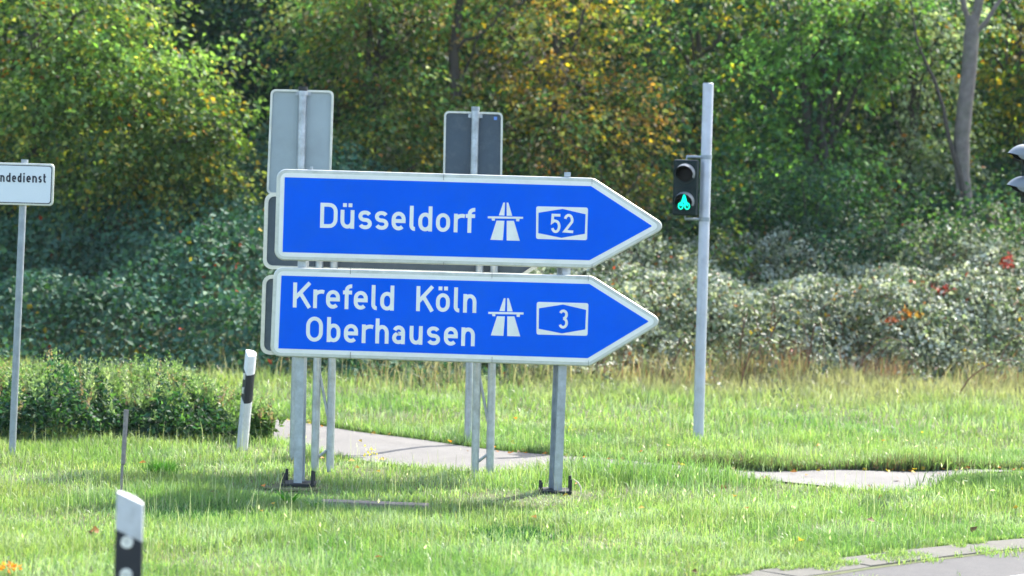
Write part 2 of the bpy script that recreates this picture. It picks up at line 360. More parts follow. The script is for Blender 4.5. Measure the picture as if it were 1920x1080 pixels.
def stroke(mb, pts, t_, closed, ox, oz, sc_, y, y1):
    pts = [Vector(p) for p in pts]; q_ = [pts[0]]
    for p in pts[1:]:
        if (p - q_[-1]).length > 1e-3: q_.append(p)
    if closed and (q_[0] - q_[-1]).length < 1e-3: q_.pop()
    pts = q_; n = len(pts); Lf, Rg = [], []
    for i, p in enumerate(pts):
        a = pts[i - 1] if (closed or i > 0) else None; c = pts[(i + 1) % n] if (closed or i < n - 1) else None
        d0 = (p - a).normalized() if a is not None else None; d1 = (c - p).normalized() if c is not None else None
        d0 = d0 or d1; d1 = d1 or d0
        n0 = Vector((-d0.y, d0.x)); n1 = Vector((-d1.y, d1.x)); m_ = n0 + n1
        m_ = m_ / max(.35, m_.dot(n0)) if m_.length > .1 else n0
        Lf.append(p + m_ * t_ / 2); Rg.append(p - m_ * t_ / 2)
    w = lambda p, yy: (ox + p.x * sc_, yy, oz + p.y * sc_)
    vs = [w(p, y) for p in Lf] + [w(p, y) for p in Rg] + [w(p, y1) for p in Lf] + [w(p, y1) for p in Rg]
    fs = []
    for i in range(n if closed else n - 1):
        j = (i + 1) % n; fs += [(i, n + i, n + j, j), (2 * n + i, 2 * n + j, 3 * n + j, 3 * n + i), (i, j, 2 * n + j, 2 * n + i), (n + j, n + i, 3 * n + i, 3 * n + j)]
    if not closed: fs += [(0, 2 * n, 3 * n, n), (n - 1, 2 * n - 1, 4 * n - 1, 3 * n - 1)]
    mb.add(vs, fs)
def word(boxes, v_base, slope, cap_px, t_px, Y, y, parent, m, name='lettering', label=None, depth=.0012):
    # boxes: (letter, left px, right px); the base line passes v_base at u=600 with the given slope
    px = Y / F_PX; mb = MB(); cap = cap_px * px
    for ch, u0, u1 in boxes:
        vb = v_base + slope * (u0 - 600); p = P(u0, vb, Y)
        w = (u1 - u0) / cap_px
        for k, (pts, cl) in enumerate(glyph(ch, w, t_px / cap_px)):
            stroke(mb, pts, t_px / cap_px, cl, p.x, p.z, cap, y - k * .0003, y + depth)
    return mb.build(name, m, parent, label)

# ---------------------------------------------------------------- the blue direction sign
YS = 20.0; PX = YS / F_PX
sign = thing('direction_sign', P(800, 926, YS), 'two stacked blue motorway arrow boards pointing right on grey steel posts', 'road sign')
def arrow_board(px_outline, label):
    pts = [P(u, v, YS) for u, v in px_outline]; pts = [(p.x, p.z) for p in pts]      # tl, shoulder top, tip, shoulder bottom, bl
    zt = (pts[0][1] + pts[1][1]) / 2; zb = (pts[3][1] + pts[4][1]) / 2
    pts = [(pts[0][0], (pts[0][1] + zt) / 2), (pts[1][0], (pts[1][1] + zt) / 2), pts[2], (pts[3][0], (pts[3][1] + zb) / 2), (pts[4][0], (pts[4][1] + zb) / 2)]
    pts = pts[::-1]
    yf = YS
    body = MB().prism(round_poly(pts, [.075, .10, .05, .10, .075]), yf, yf + .045).build('board', M['alu_edge'], sign, label, bevel=.010)
    i1 = inset(pts, .030); MB().prism(round_poly(i1, [.05, .03, .03, .03, .05]), yf - .003, yf + .004).build('border', M['sign_white'], body)
    i2 = inset(pts, .064); MB().prism(round_poly(i2, [.002, 0, .006, 0, .002]), yf - .005, yf + .003).build('face', M['sign_blue'], body)
    return body, pts
up_b, up_pts = arrow_board([(519, 316), (1113, 334), (1253, 425), (1109, 503), (514, 488)], 'upper blue arrow board reading Düsseldorf with a motorway symbol and 52')
lo_b, lo_pts = arrow_board([(513, 501), (1110, 517), (1246, 603), (1106, 688), (506, 667)], 'lower blue arrow board reading Krefeld Köln Oberhausen with a motorway symbol and 3')
LY = YS - .0065
word([('D', 600, 632.5), ('ü', 638, 664), ('s', 671.5, 697), ('s', 702.5, 728), ('e', 734, 760), ('l', 767.5, 778), ('d', 784, 810), ('o', 817, 843.5), ('r', 850.5, 871), ('f', 872.5, 890)], 427, .034, 47, 7.2, YS, LY, up_b, M['sign_white'])
word([('K', 549, 583), ('r', 587, 607.5), ('e', 611, 637), ('f', 642.5, 659.5), ('e', 663, 689), ('l', 696, 706.5), ('d', 712.5, 738.5)], 578, .033, 47, 7.2, YS, LY, lo_b, M['sign_white'])
word([('K', 780, 813), ('ö', 817, 843), ('l', 850.5, 861), ('n', 868, 893)], 577.2, .033, 47, 7.2, YS, LY, lo_b, M['sign_white'])
word([('O', 573.5, 605), ('b', 612.5, 638), ('e', 644.5, 671), ('r', 678, 699), ('h', 703.5, 728.5), ('a', 735, 759), ('u', 767.5, 792), ('s', 800, 825), ('e', 832, 858), ('n', 864.5, 890)], 640.8, .029, 47, 7.2, YS, LY, lo_b, M['sign_white'])
def emblem(dx, dy, digits, body):
    def Q(lst): return [((lambda p: (p.x, p.z))(P(860 + x / 4.8 + dx, 300 + y / 4.8 + dy, YS))) for x, y in lst]
    mb = MB()
    for qd in ([(341, 545), (412, 547), (398, 722), (285, 718)], [(433, 547), (497, 547), (550, 727), (432, 724)],
               [(402, 383), (417, 383), (412, 500), (362, 498)], [(432, 383), (447, 383), (482, 502), (432, 502)],
               [(296, 526), (326, 527), (326, 546), (300, 545)], [(516, 529), (548, 530), (545, 552), (518, 551)]):
        mb.prism(Q(qd), LY, LY + .003)
    mb.prism(Q([(262, 506), (580, 511), (580, 530), (262, 525)]), LY - .0008, LY + .0022)
    mb.build('motorway_symbol', M['sign_white'], body)
    o = Q([(698, 416), (1164, 428), (1155, 722), (696, 710)])
    sh = MB().prism(round_poly(o, .016), LY, LY + .003).build('number_shield', M['sign_white'], body)
    MB().prism(Q([(719, 474), (935, 440), (1142, 488), (1135, 664), (925, 700), (716, 658)]), LY - .0012, LY + .001).build('shield_field', M['sign_blue'], body)
    for ch, x0, x1 in digits:
        word([(ch, 860 + x0 / 4.8 + dx, 860 + x1 / 4.8 + dx)], 300 + 656 / 4.8 + dy, 0, 36, 5.0, YS, LY - .003, body, M['sign_white'], 'numeral')
emblem(0, 0, [('5', 828, 915), ('2', 942, 1030)], up_b)
emblem(.9, 179.2, [('3', 890, 978)], lo_b)
for u in (832, 1110): 
    for v in (322 + (u - 519) * .03, 497 + (u - 832) * .018):
        p = P(u, v, YS); MB().box((p.x, YS - .0045, p.z), .0025, .006, .05).build('joint', M['seam'], up_b)
for u, vv in ((657, (508, 666)), (922.5, (516, 675)), (1103, (521, 682))):
    for v in vv:
        p = P(u, v, YS); MB().box((p.x, YS - .0045, p.z), .0025, .006, .05).build('joint', M['seam'], lo_b)
for (u0, v0, u1, v1, yaw, lbl) in ((560.5, 925, 572, 318, R(-4.5), None), (1040, 943, 1064, 335, R(17), None)):
    b0 = P(u0, v0, YS + .12); b1 = P(u1, v1, YS + .12); b0.z = -.05
    prof = [(-.033, -.07), (.033, -.07), (.033, -.062), (.004, -.060), (.004, .060), (.033, .062), (.033, .07), (-.033, .07), (-.033, .062), (-.004, .060), (-.004, -.060), (-.033, -.062)]
    prof = [(x * cos(yaw) - y * sin(yaw), x * sin(yaw) + y * cos(yaw)) for x, y in prof]
    post = MB().sweep(b0, b1, prof).build('post', M['galv'], sign)
    MB().box((b0.x, b0.y, .03), .26, .26, .02).build('base_plate', M['bolt'], post)
    for sx in (-1, 1):
        for sy in (-1, 1):
            x, y = b0.x + sx * .115 + random.uniform(-.01, .01), b0.y + sy * .10
            h = .115 + random.uniform(-.02, .03)
            MB().tube([(x, y, .02), (x, y, h * .55), (x, y, h)], [.013, .013, .012], 6, smooth=False).build('bolt', M['bolt'], post)
    for v in (395, 590): # clamps between board and post
        p = P(u0 + (u1 - u0) * (v0 - v) / (v0 - v1), v, YS + .12)
        MB().box((p.x, YS + .048, p.z), .10, .012, .05).build('clamp', M['galv'], post)
# little clip ends that stick up over the top edge
for u, v in ((584, 316), (1064, 327)):
    p = P(u, v, YS + .03); MB().box((p.x, p.y, p.z), .05 if u > 900 else .02, .02, .035).build('clip', M['galv'], sign)

# ---------------------------------------------------------------- the sign seen from behind, beyond it
YB = 21.3
back = thing('direction_sign', P(755, 885, YB), 'dark grey back of an arrow sign on braced frames, behind the blue sign', 'road sign')
for outl, lbl in (([(497, 361), (985, 376), (1098, 440), (981, 519), (493, 504)], None), ([(493, 515), (981, 530), (1093, 590), (977, 678), (488, 664)], None)):
    pts = [P(u, v, YB) for u, v in outl]; pts = [(p.x, p.z) for p in pts][::-1]
    bo = MB().prism(round_poly(pts, [.075, .06, .05, .06, .075]), YB, YB + .03).build('board_back', M['plate_dark'], back)
    # raised rim of the profile round the edge
    rp = round_poly(pts, [.075, .06, .05, .06, .075]); ri = round_poly(inset(pts, .030), [.05, .04, .03, .04, .05]); n = len(rp)
    vs = [(x, YB - .022, z) for x, z in rp] + [(x, YB - .022, z) for x, z in ri] + [(x, YB + .032, z) for x, z in rp] + [(x, YB - .001, z) for x, z in ri]
    MB().add(vs, [(i, (i + 1) % n, n + (i + 1) % n, n + i) for i in range(n)] + [(i, 2 * n + i, 2 * n + (i + 1) % n, (i + 1) % n) for i in range(n)] + [(n + i, n + (i + 1) % n, 3 * n + (i + 1) % n, 3 * n + i) for i in range(n)]).build('rim', M['alu_edge'], bo)
for (ul, ur, ut) in ((590, 618.5, (602, 628.5)), (890.5, 918.5, (902, 929))):
    fr = None
    feet = []
    for (u, ut_) in ((ul, ut[0]), (ur, ut[1])):
        b0 = P(u, 888, YB - .06); b1 = P(ut_, 375, YB - .06); b0.z = -.05
        o = MB().tube([b0, b1], .034 if u == ul else .034, 12).build('post', M['galv'], back); fr = fr or o; feet.append((b0, b1))
    mb = MB(); (a0, a1), (c0, c1) = feet; H = a1.z - a0.z
    def at(p0, p1, z): k = (z - p0.z) / (p1.z - p0.z); return p0.lerp(p1, k)
    seq = [at(a0, a1, .10), at(c0, c1, .20), at(c0, c1, .34), at(a0, a1, .92), at(a0, a1, 1.02), at(c0, c1, 1.6), at(c0, c1, 1.7), at(a0, a1, 2.2)]
    mb.tube([p + Vector((0, .008 * (-1) ** i, 0)) for i, p in enumerate(seq)], .013, 8).build('brace', M['galv_dull'], back)

# tall plates on single posts, seen from behind
def back_plate(ub, vb, ut, vt, Y, rect, label, m):
    base = P(ub, vb, Y)
    th = thing('plate_sign', (base.x, Y, float(terrain(base.x, Y))), label, 'road sign', None)
    b1 = P(ut, vt, Y); b0 = Vector(base); b0.z = -.05
    post = MB().tube([b0, b1], .036, 14).build('post', M['galv'], th)
    MB().tube([b1 + Vector((0, 0, -.004)), b1 + Vector((0, 0, .035))], .039, 14).build('cap', M['bolt'] if ut < 700 else M['galv_dull'], th)
    yp = Y + .045; pts = [P(u, v, yp) for u, v in rect]; pts = [(p.x, p.z) for p in pts]
    pl = MB().prism(round_poly(pts, .045), yp, yp + .004).build('plate', m, th)
    rp = round_poly(pts, .045); ri = round_poly(inset(pts, .018), .03); n = len(rp)
    vs = [(x, yp - .018, z) for x, z in rp] + [(x, yp - .018, z) for x, z in ri] + [(x, yp + .006, z) for x, z in rp] + [(x, yp - .001, z) for x, z in ri]
    MB().add(vs, [(i, (i + 1) % n, n + (i + 1) % n, n + i) for i in range(n)] + [(i, 2 * n + i, 2 * n + (i + 1) % n, (i + 1) % n) for i in range(n)] + [(n + i, n + (i + 1) % n, 3 * n + (i + 1) % n, 3 * n + i) for i in range(n)]).build('rim', M['alu_edge'], pl)
    for k in (.04, .9):
        vv = rect[0][1] + (rect[3][1] - rect[0][1]) * k; uu = ut + (ub - ut) * (vv - vt) / (vb - vt); p = P(uu, vv, Y)
        MB().tube([p + Vector((0, 0, -.02)), p + Vector((0, 0, .02))], .043, 14).build('clamp', M['galv'], th)
        MB().box((p.x, Y + .034, p.z), .13, .012, .035).build('clamp', M['galv'], th)
    return th
back_plate(550, 862, 568, 170, 22.1, [(508, 167), (626, 170), (620, 368), (500, 364)], 'taller light grey plate back on a post above the left end of the blue sign', M['plate_back'])
pd = back_plate(877, 836, 891.5, 207, 23.8, [(833, 208), (943, 211), (940, 440), (829, 437)], 'weathered dark slate plate back on a post above the middle of the blue sign', M['plate_dark'])
# sticker and flaked patches on the dark plate
p = P(929, 222, 23.83); MB().box((p.x, p.y, p.z), .03, .004, .03).build('sticker', mat('blue_sticker', (.12, .25, .62), .5), pd)

# ---------------------------------------------------------------- the white board at the left edge
YW = 21.7
wb = thing('board_sign', G(22, 862), 'white board with black lettering on a slim grey pole, left edge', 'sign')
b0 = P(22, 862, YW); b1 = P(46.5, 299, YW); b0.z = -.05
pole = MB().tube([b0, b1], .030, 12).build('pole', M['galv_dull'], wb)
pts = [P(u, v, YW - .04) for u, v in ((-92, 302), (103, 307.5), (100, 386.5), (-95, 381))]; pts = [(p.x, p.z) for p in pts]
bd = MB().prism(round_poly(pts, .035), YW - .06, YW - .035).build('board', M['alu_edge'], wb, bevel=.006)
MB().prism(round_poly(inset(pts, .017), .025), YW - .063, YW - .05).build('border', M['ink'], bd)
MB().prism(round_poly(inset(pts, .024), .022), YW - .065, YW - .05).build('face', M['board_white'], bd)
us = [-53, -39, -29, -15, -9.5, 1.0, 12, 23.0, 33.5, 43.5, 50, 61, 72.5, 81.5, 89]
word([(c, us[i], us[i + 1] - 2.6) for i, c in enumerate('Gemeindedienst')], 345.7 + 9.5 + 16 - 16, .024, 17, 3.0, YW - .05, YW - .067, bd, M['ink'])

# ---------------------------------------------------------------- delineator posts
def delineator(base, top, yaw, lean_pts, label, hgt, face_w=.12, depth=.10):
    """local frame: +x along the face, -y out of the face; leaning along base->top"""
    th = thing('delineator_post', base, label, 'delineator post', 'delineator posts on the verge')
    ax = Vector((cos(yaw), sin(yaw), 0)); ay = Vector((-sin(yaw), cos(yaw), 0)); az = (Vector(top) - Vector(base)).normalized()
    def W(x, y, z): return Vector(base) + ax * x + ay * y + az * z
    w = face_w / 2
    sec = [(-w, 0), (w, 0)] + [(w * cos(R(a_)), .02 + (depth - .02) * sin(R(a_))) for a_ in range(0, 181, 20)]
    sec = [(-w, .0), (-w + .004, -.003), (w - .004, -.003), (w, .0)] + sec[2:]
    n = len(sec)
    def shell(name, z0, z1, s0, s1, sc_, m, parent, top_round=False):
        vs = []
        for (zz, sl_) in ((z0, s0), (z1, s1)):
            for x, y in sec: vs.append(W(x * sc_, (y - .04) * sc_ + .04, zz - sl_ * (x + w) / (2 * w)))
        fs = [(i, (i + 1) % n, n + (i + 1) % n, n + i) for i in range(n)] + [tuple(range(n))[::-1], tuple(range(n, 2 * n))]
        return MB().add(vs, fs).build(name, m, parent, bevel=.004)
    shell('lower_body', -.05, hgt - .42, 0, .055, 1.0, M['post_white'], th)
    band = shell('black_band', hgt - .42, hgt - .17, .055, .055, 1.012, M['post_black'], th)
    shell('cap', hgt - .17, hgt, .055, .055, 1.0, M['post_clean'] if abs(yaw) > .5 else M['post_white'], th)
    return th, W, band
# near one, flat face to the camera
p_top = P(244, 922, 11.4)
nb = Vector((P(236, 1185, 11.4).x, 11.4, p_top.z - 1.0)); 
th, W, band = delineator(nb, Vector((p_top.x, 11.4, p_top.z)), R(3), None, 'nearest white delineator post with black band and two round reflectors, bottom left', 1.0)
for zz in (.775, .63):
    c = W(-.008, -.006, zz); MB().tube([c + Vector((0, .004, 0)), c + Vector((0, -.004, 0))], [.0285, .027], 24).build('reflector', M['reflector'], band)
    MB().tube([c + Vector((0, .003, 0)), c + Vector((0, -.007, 0))], [.006, .005], 8).build('rivet', M['galv_dull'], band)
# far one, leaning, narrow side to the camera
Yf = 22.7; fb = P(446, 862, Yf); fb.z = 0; ft = P(464, 656, Yf)
th, W, band = delineator(fb, ft, R(-70), None, 'leaning white delineator post half turned away beside the weed bush', (ft - fb).length + .0, .12, .085)
hh = (ft - fb).length
for zz in (hh - .215, hh - .34):
    MB().box(W(0, -.006, zz - .02), .05, .01, .055, Vector((cos(R(-70)), sin(R(-70)), 0)), Vector((-sin(R(-70)), cos(R(-70)), 0))).build('reflector', M['reflector'], band)

# ---------------------------------------------------------------- traffic signals
def dome_visor(cx, y, z, r, length, turn, parent, m, m_in, droop=.18):
    """hood over the upper part of a lens; opens towards -y turned by `turn` about z"""
    d = Vector((sin(turn), -cos(turn), 0)); rt = Vector((cos(turn), sin(turn), 0)); up = Vector((0, 0, 1)); c = Vector((cx, y, z))
    for (rr, mm, nm) in ((r, m, 'visor'), (r - .006, m_in, 'visor_lining')):
        vs = []; fs = []; K = 20; J = 6
        for k in range(K + 1):
            a_ = R(-25 + 230 * k / K)
            for j in range(J + 1):
                f = j / J; sq = 1 - droop * f ** (1.6 if droop < .5 else 2.4); ln = length * (.55 + .45 * max(0, sin(a_))) if f else 0
                vs.append(c + rt * (rr * cos(a_) * (1 - .10 * f)) + up * (rr * sin(a_) * sq) + d * (ln * f))
        for k in range(K):
            for j in range(J): o = k * (J + 1) + j; fs.append((o, o + 1, o + J + 2, o + J + 1))
        MB().add(vs, fs, True).build(nm, mm, parent)
def signal(base, top, head_c, turn, label, Y, r=.085, lit=True, side=1):
    th = thing('traffic_signal', (base.x, base.y, 0), label, 'traffic signal')
    b0 = Vector(base); b0.z = -.05
    MB().tube([b0, top], .052, 24).build('pole', M['pole_grey'], th)
    MB().tube([top, top + Vector((0, 0, .008))], [.052, .045], 24).build('pole_cap', M['galv_dull'], th)
    d = Vector((sin(turn), -cos(turn), 0)); rt = Vector((cos(turn), sin(turn), 0)); up = Vector((0, 0, 1))
    W_, H_, D_ = .235, .54, .13; c = Vector(head_c)
    hd = MB().box(c, W_, D_, H_, rt, -d, up).build('signal_head', M['housing'], th, bevel=.018)
    MB().box(c + d * (D_ / 2 + .002), .003 + W_ - .03, .012, .006, rt, -d, up).build('joint', M['visor_in'], hd)
    for k, sg in enumerate((1, -1)):
        lc = c + up * (sg * .135) + d * (D_ / 2)
        mbx = MB(); mbx.tube([lc + d * .001, lc + d * .014], [r + .012, r + .008], 28).build('lens_rim', M['housing'], hd)
        MB().tube([lc + d * .006, lc + d * .017, lc + d * .022], [r, r * .9, r * .5], 28).build('lens', M['lens_off'], hd)
        dome_visor((lc + d * .004).x, (lc + d * .004).y, lc.z, r + .012, .15, turn, hd, M['visor'], M['visor_in'], .22 if lit else .80)
        if lit and sg == -1:
            mb = MB(); e = lc + d * .026; s_ = .074
            def st(p0, p1, t_=.0085):
                p0 = e + rt * p0[0] * s_ + up * p0[1] * s_; p1 = e + rt * p1[0] * s_ + up * p1[1] * s_; mb.tube([p0, p1], t_ / 2, 6)
            for cx in (-.42, .42):
                pr = [(cx + .30 * cos(2 * pi * k_ / 14), -.55 + .40 * sin(2 * pi * k_ / 14)) for k_ in range(15)]
                for a_, b_ in zip(pr, pr[1:]): st(a_, b_, .010)
            st((-.46, -.55), (0, 1.0), .012); st((.46, -.55), (.0, 1.0), .012); st((-.10, .85), (.14, -.5), .012); st((-.46, -.5), (.2, -.45), .010)
            st((-.3, .05), (.3, .1), .011); st((.14, -.5), (.32, .05), .010); st((-.2, .35), (.2, .35), .010)
            st((-.05, .9), (-.12, -.1), .011); st((.05, .7), (.2, -.1), .011)
            mb.build('bicycle_symbol', M['green_on'], hd)
    # brackets to the pole
    for sg in (1, -1):
        p0 = c + up * (sg * (H_ / 2 - .005)) ; pp = Vector((base.x + (top.x - base.x) * (p0.z / top.z), Y, p0.z))
        mb = MB(); mb.tube([p0, p0 + up * sg * .035, Vector((pp.x, pp.y, p0.z + sg * .035))], .013, 8)
        mb.build('bracket', M['galv_dull'], th)
        MB().tube([Vector((pp.x, pp.y, p0.z + sg * .035 - .02)), Vector((pp.x, pp.y, p0.z + sg * .035 + .02))], .056, 20).build('clamp', M['galv_dull'], th)
    return th
YT = 24.9
signal(P(1309, 827, YT), P(1328, 157, YT), P(1286, 352, YT - .06), R(-12), 'bicycle traffic signal lit green on the tall grey pole right of the sign', YT)
YR = 21.9
signal(P(1944, 905, YR), P(1960, 200, YR), P(1936, 322, YR), R(-84), 'second traffic signal turned sideways at the right edge, only its two pale visors showing', YR, lit=False)

# ---------------------------------------------------------------- small things in the grass
p0 = G(226, 935); p1 = P(237, 768, p0.y + .05)
th = thing('wooden_stake', (p0.x, p0.y, 0), 'thin leaning grey weathered stake standing behind the near delineator post', 'stake')
mid = P(229.5, 872, p0.y + .02)
MB().tube([(p0.x, p0.y, -.05), mid, mid + Vector((.004, 0, .01)), p1], [.010, .012, .017, .021], 6, smooth=False).build('stake', M['stake'], th)
p0 = G(604, 950); p1 = G(803, 958); c = (p0 + p1) / 2; d = (p1 - p0).normalized()
MB().box((c.x, c.y, .032), (p1 - p0).length, .09, .035, Vector((d.x, d.y, 0)), Vector((-d.y, d.x, .08))).build('plank', M['plank'], None, bevel=.004)
props(bpy.data.objects['plank'], 'long narrow brown weathered plank lying in the grass below the blue sign', 'plank')
for u, v, lb in ((553, 925, 'flat low concrete footing round the left post of the blue sign'), (1052, 944, 'flat low concrete footing round the right post of the blue sign')):
    c = P(u, v, YS + .12); c = (c.x, YS + .1)
    o = MB().tube([(c[0], c[1], -.08), (c[0], c[1], .004), (c[0], c[1], .014)], [.27, .27, .25], 20, smooth=False).build('concrete_footing', M['soil']); props(o, lb, 'footing', 'footings of the blue sign posts')

# ---------------------------------------------------------------- leaves
def unit(a): return a / np.maximum(np.linalg.norm(a, axis=-1, keepdims=True), 1e-6)
def leaf_soup(C, T, Nn, Ls, Ws, tone, fold=.18):
    T = unit(T); Nn = unit(Nn - (Nn * T).sum(-1, keepdims=True) * T); B = np.cross(Nn, T)
    Ls = Ls[:, None]; Ws = Ws[:, None]
    v0 = C; v1 = C + T * Ls * .42 + B * Ws * .5 + Nn * Ws * fold; v2 = C + T * Ls - Nn * Ls * .12; v3 = C + T * Ls * .42 - B * Ws * .5 + Nn * Ws * fold
    V = np.stack([v0, v1, v2, v3], 1).reshape(-1, 3); k = np.arange(len(C)) * 4
    tr = np.stack([np.stack([k, k + 1, k + 2], -1), np.stack([k, k + 2, k + 3], -1)], 1).reshape(-1, 3)
    return V, tr, np.repeat(tone, 4, 0)
def pick(pal, n):
    w = np.array([p[0] for p in pal], float); i = rng.choice(len(pal), n, p=w / w.sum()); return np.array([p[1] for p in pal])[i]
def jitter(t_, a=.25): return np.clip(t_ * (1 + rng.normal(0, a, (len(t_), 1))), .004, .9)
GREEN = (.065, .145, .045); LGREEN = (.085, .17, .03); DGREEN = (.032, .088, .042); TEAL = (.032, .095, .065); YEL = (.42, .30, .030)
ORG = (.38, .15, .022); BRN = (.16, .10, .045); OLIVE = (.11, .135, .040); GREY = (.13, .17, .11); YG = (.20, .24, .035); RED = (.42, .06, .02)
def sprays(O, D, per, leaf, pal, mixk=.7, length=.45, droop=.35, upn=.8, spread=.06, clump=None):
    """leaves set along short drooping twigs starting at O in directions D"""
    n = len(O); D = unit(D); s = np.tile(np.linspace(.1, 1, per), (n, 1)) * length * rng.uniform(.6, 1.2, (n, 1))
    P_ = O[:, None, :] + D[:, None, :] * s[..., None]; P_[..., 2] -= droop * s ** 2 / max(length, .1)
    P_ = P_ + rng.normal(0, spread, P_.shape)
    side = np.cross(D, [0, 0, 1.])[:, None, :] * np.where(np.arange(per) % 2, 1, -1)[None, :, None]
    T = D[:, None, :] * .7 + side * .8 + rng.normal(0, .35, P_.shape); T[..., 2] -= .45
    Nn = np.zeros_like(T); Nn[..., 2] = upn; Nn += rng.normal(0, .55, T.shape)
    tone_s = pick(pal, n); mul = np.ones((n, 1, 1))
    if clump:
        nc = (n + clump - 1) // clump; ct = np.repeat(pick(pal, nc), clump, 0)[:n]; tone_s = np.where(rng.random((n, 1)) < .6, ct, tone_s)
        mul = np.repeat(np.exp(rng.normal(0, .36, nc)), clump)[:n, None, None]
    tone_l = pick(pal, n * per).reshape(n, per, 3)
    use = rng.random((n, per, 1)) < mixk; tone = np.where(use, tone_s[:, None, :], tone_l) * mul
    P_, T, Nn, tone = (a_.reshape(-1, 3) for a_ in (P_, T, Nn, tone))
    m_ = len(P_); Ls = leaf * rng.uniform(.65, 1.25, m_); Ws = Ls * rng.uniform(.5, .75, m_)
    return leaf_soup(P_, T, Nn, Ls, Ws, jitter(tone))
def join(parts):
    V = []; T_ = []; C_ = []; k = 0
    for v, t_, c in parts: V.append(v); T_.append(t_ + k); C_.append(c); k += len(v)
    return np.concatenate(V), np.concatenate(T_), np.concatenate(C_)
def crown_points(c, r, nclump, clump_r, per_clump, shell=.45, seed=None):
    d = unit(rng.normal(0, 1, (nclump, 3))); rad = rng.random(nclump) ** shell
    cc = np.array(c) + d * rad[:, None] * np.array(r)
    cc = cc[cc[:, 2] > c[2] - r[2]]
    O = np.repeat(cc, per_clump, 0) + rng.normal(0, 1, (len(cc) * per_clump, 3)) * np.array([clump_r, clump_r, clump_r * .6])
    D = unit(O - np.array(c)) * .8 + rng.normal(0, .5, O.shape); D[:, 2] = D[:, 2] * .4 - .1
    return cc, O, D
def limb(mb, a, b_, r0, r1, wig=.12, n=6):
    a = Vector(a); b_ = Vector(b_); pts = []
    for i in range(n + 1):
        k = i / n; p = a.lerp(b_, k); w = wig * sin(pi * k); p += Vector((random.uniform(-w, w), random.uniform(-w, w), random.uniform(-w, w) * .5)); pts.append(p)
    mb.tube(pts, [r0 + (r1 - r0) * i / n for i in range(n + 1)], 7, cap=False)
    return pts
TG = 'trees of the wood behind the sign'
def tree(kind, x, y, crowns, label, pal, leaf=.085, trunk_r=.11, m=None, nl=7, mixk=.75, bark='bark_dark', droop=.35, length=.5, per=9, group=TG, cat='tree', lean=(0, 0)):
    gz = float(terrain(x, min(y, 60)))
    th = thing(kind, (x, y, gz), label, cat, group)
    parts = []; cl = []
    for (c, r, nclump, clr, pc) in crowns:
        cc, O, D = crown_points(c, r, int(nclump * 1.15), clr * .92, int(pc * 1.35)); cl.append(cc)
        parts.append(sprays(O, D, per, leaf * 1.25, pal, mixk, length, droop, clump=int(pc * 1.35)))
    cc = np.concatenate(cl)
    mb = MB(); topz = max(c[0][2] for c in crowns)
    top = Vector((x + lean[0], y + lean[1], topz))
    pts = [Vector((x, y, gz - .15)).lerp(top, k / 7) + Vector((random.uniform(-.05, .05), random.uniform(-.05, .05), 0)) * (1 if k else 0) for k in range(8)]
    mb.tube(pts, [trunk_r * (1.25 if k == 0 else 1 - k * .09) for k in range(8)], 10); mb.build('trunk', M[bark], th)
    sel = cc[rng.choice(len(cc), min(nl, len(cc)), replace=False)]
    for s_ in sel:
        k = random.uniform(.35, .9); a = pts[0].lerp(top, k); mb = MB()
        limb(mb, a, s_, trunk_r * .42, trunk_r * .1); mb.build('branch', M[bark], th)
    V, T_, C_ = join(parts); soup('crown', V, T_, C_, m or M['leaf'], th)
    return th
def X(u, d): return (u - 960) * d / F_PX
def Z(u, v, d): return P(u, v, d).z

# A: big green tree at the left, sunlit
palA = [(3, (.07, .15, .03)), (6, (.115, .195, .06)), (1.4, (.26, .29, .07)), (.8, YEL), (.1, ORG)]
tree('broadleaf_tree', X(60, 34.3), 34.3, [((X(40, 34), 34.2, Z(40, 60, 34)), (2.0, 1.3, 1.7), 42, .38, 17), ((X(240, 33.4), 33.4, Z(240, 190, 33.4)), (1.35, .8, 1.2), 30, .28, 15), ((X(60, 33.4), 33.4, Z(60, 250, 33.4)), (1.5, .8, .75), 18, .28, 14), ((X(340, 33.2), 33.2, Z(340, 235, 33.2)), (.65, .5, .5), 9, .2, 11)],
     'bright green leafy tree with yellow leaves filling the top left corner', palA, .075, .13)
ta = [o for o in bpy.data.objects if o.name.startswith('broadleaf_tree')][0]
s0 = P(300, 268, 33.0); s1 = P(450, 262, 33.0)
mb = MB(); bp = limb(mb, s0, s1, .022, .006, .05); br = mb.build('branch', M['bark_dark'], ta, 'bright yellow green leafy branch reaching out to the right')
O = np.array([bp[random.randint(1, 6)].lerp(s1, random.random() * .6) for _ in range(46)]); D = rng.normal(0, 1, O.shape) * .6 + np.array([.5, 0, -.3])
soup('leaves', *sprays(O, D, 6, .085, [(4, (.22, .34, .05)), (2, (.32, .38, .07)), (.5, YEL)], .6, .2, .25, .8, .02), M['leaf'], br)
# B: tree in the gap, its shade put into dark leaf colours
tree('broadleaf_tree', X(400, 38.6), 38.6, [((X(400, 38.6), 38.6, Z(400, 110, 38.6)), (1.6, .8, 2.2), 64, .4, 13)], 'dark blue green tree in shade between the bright left tree and the light grey plate', [(6, (.014, .045, .032)), (2, TEAL), (.12, ORG)], .07, .1)
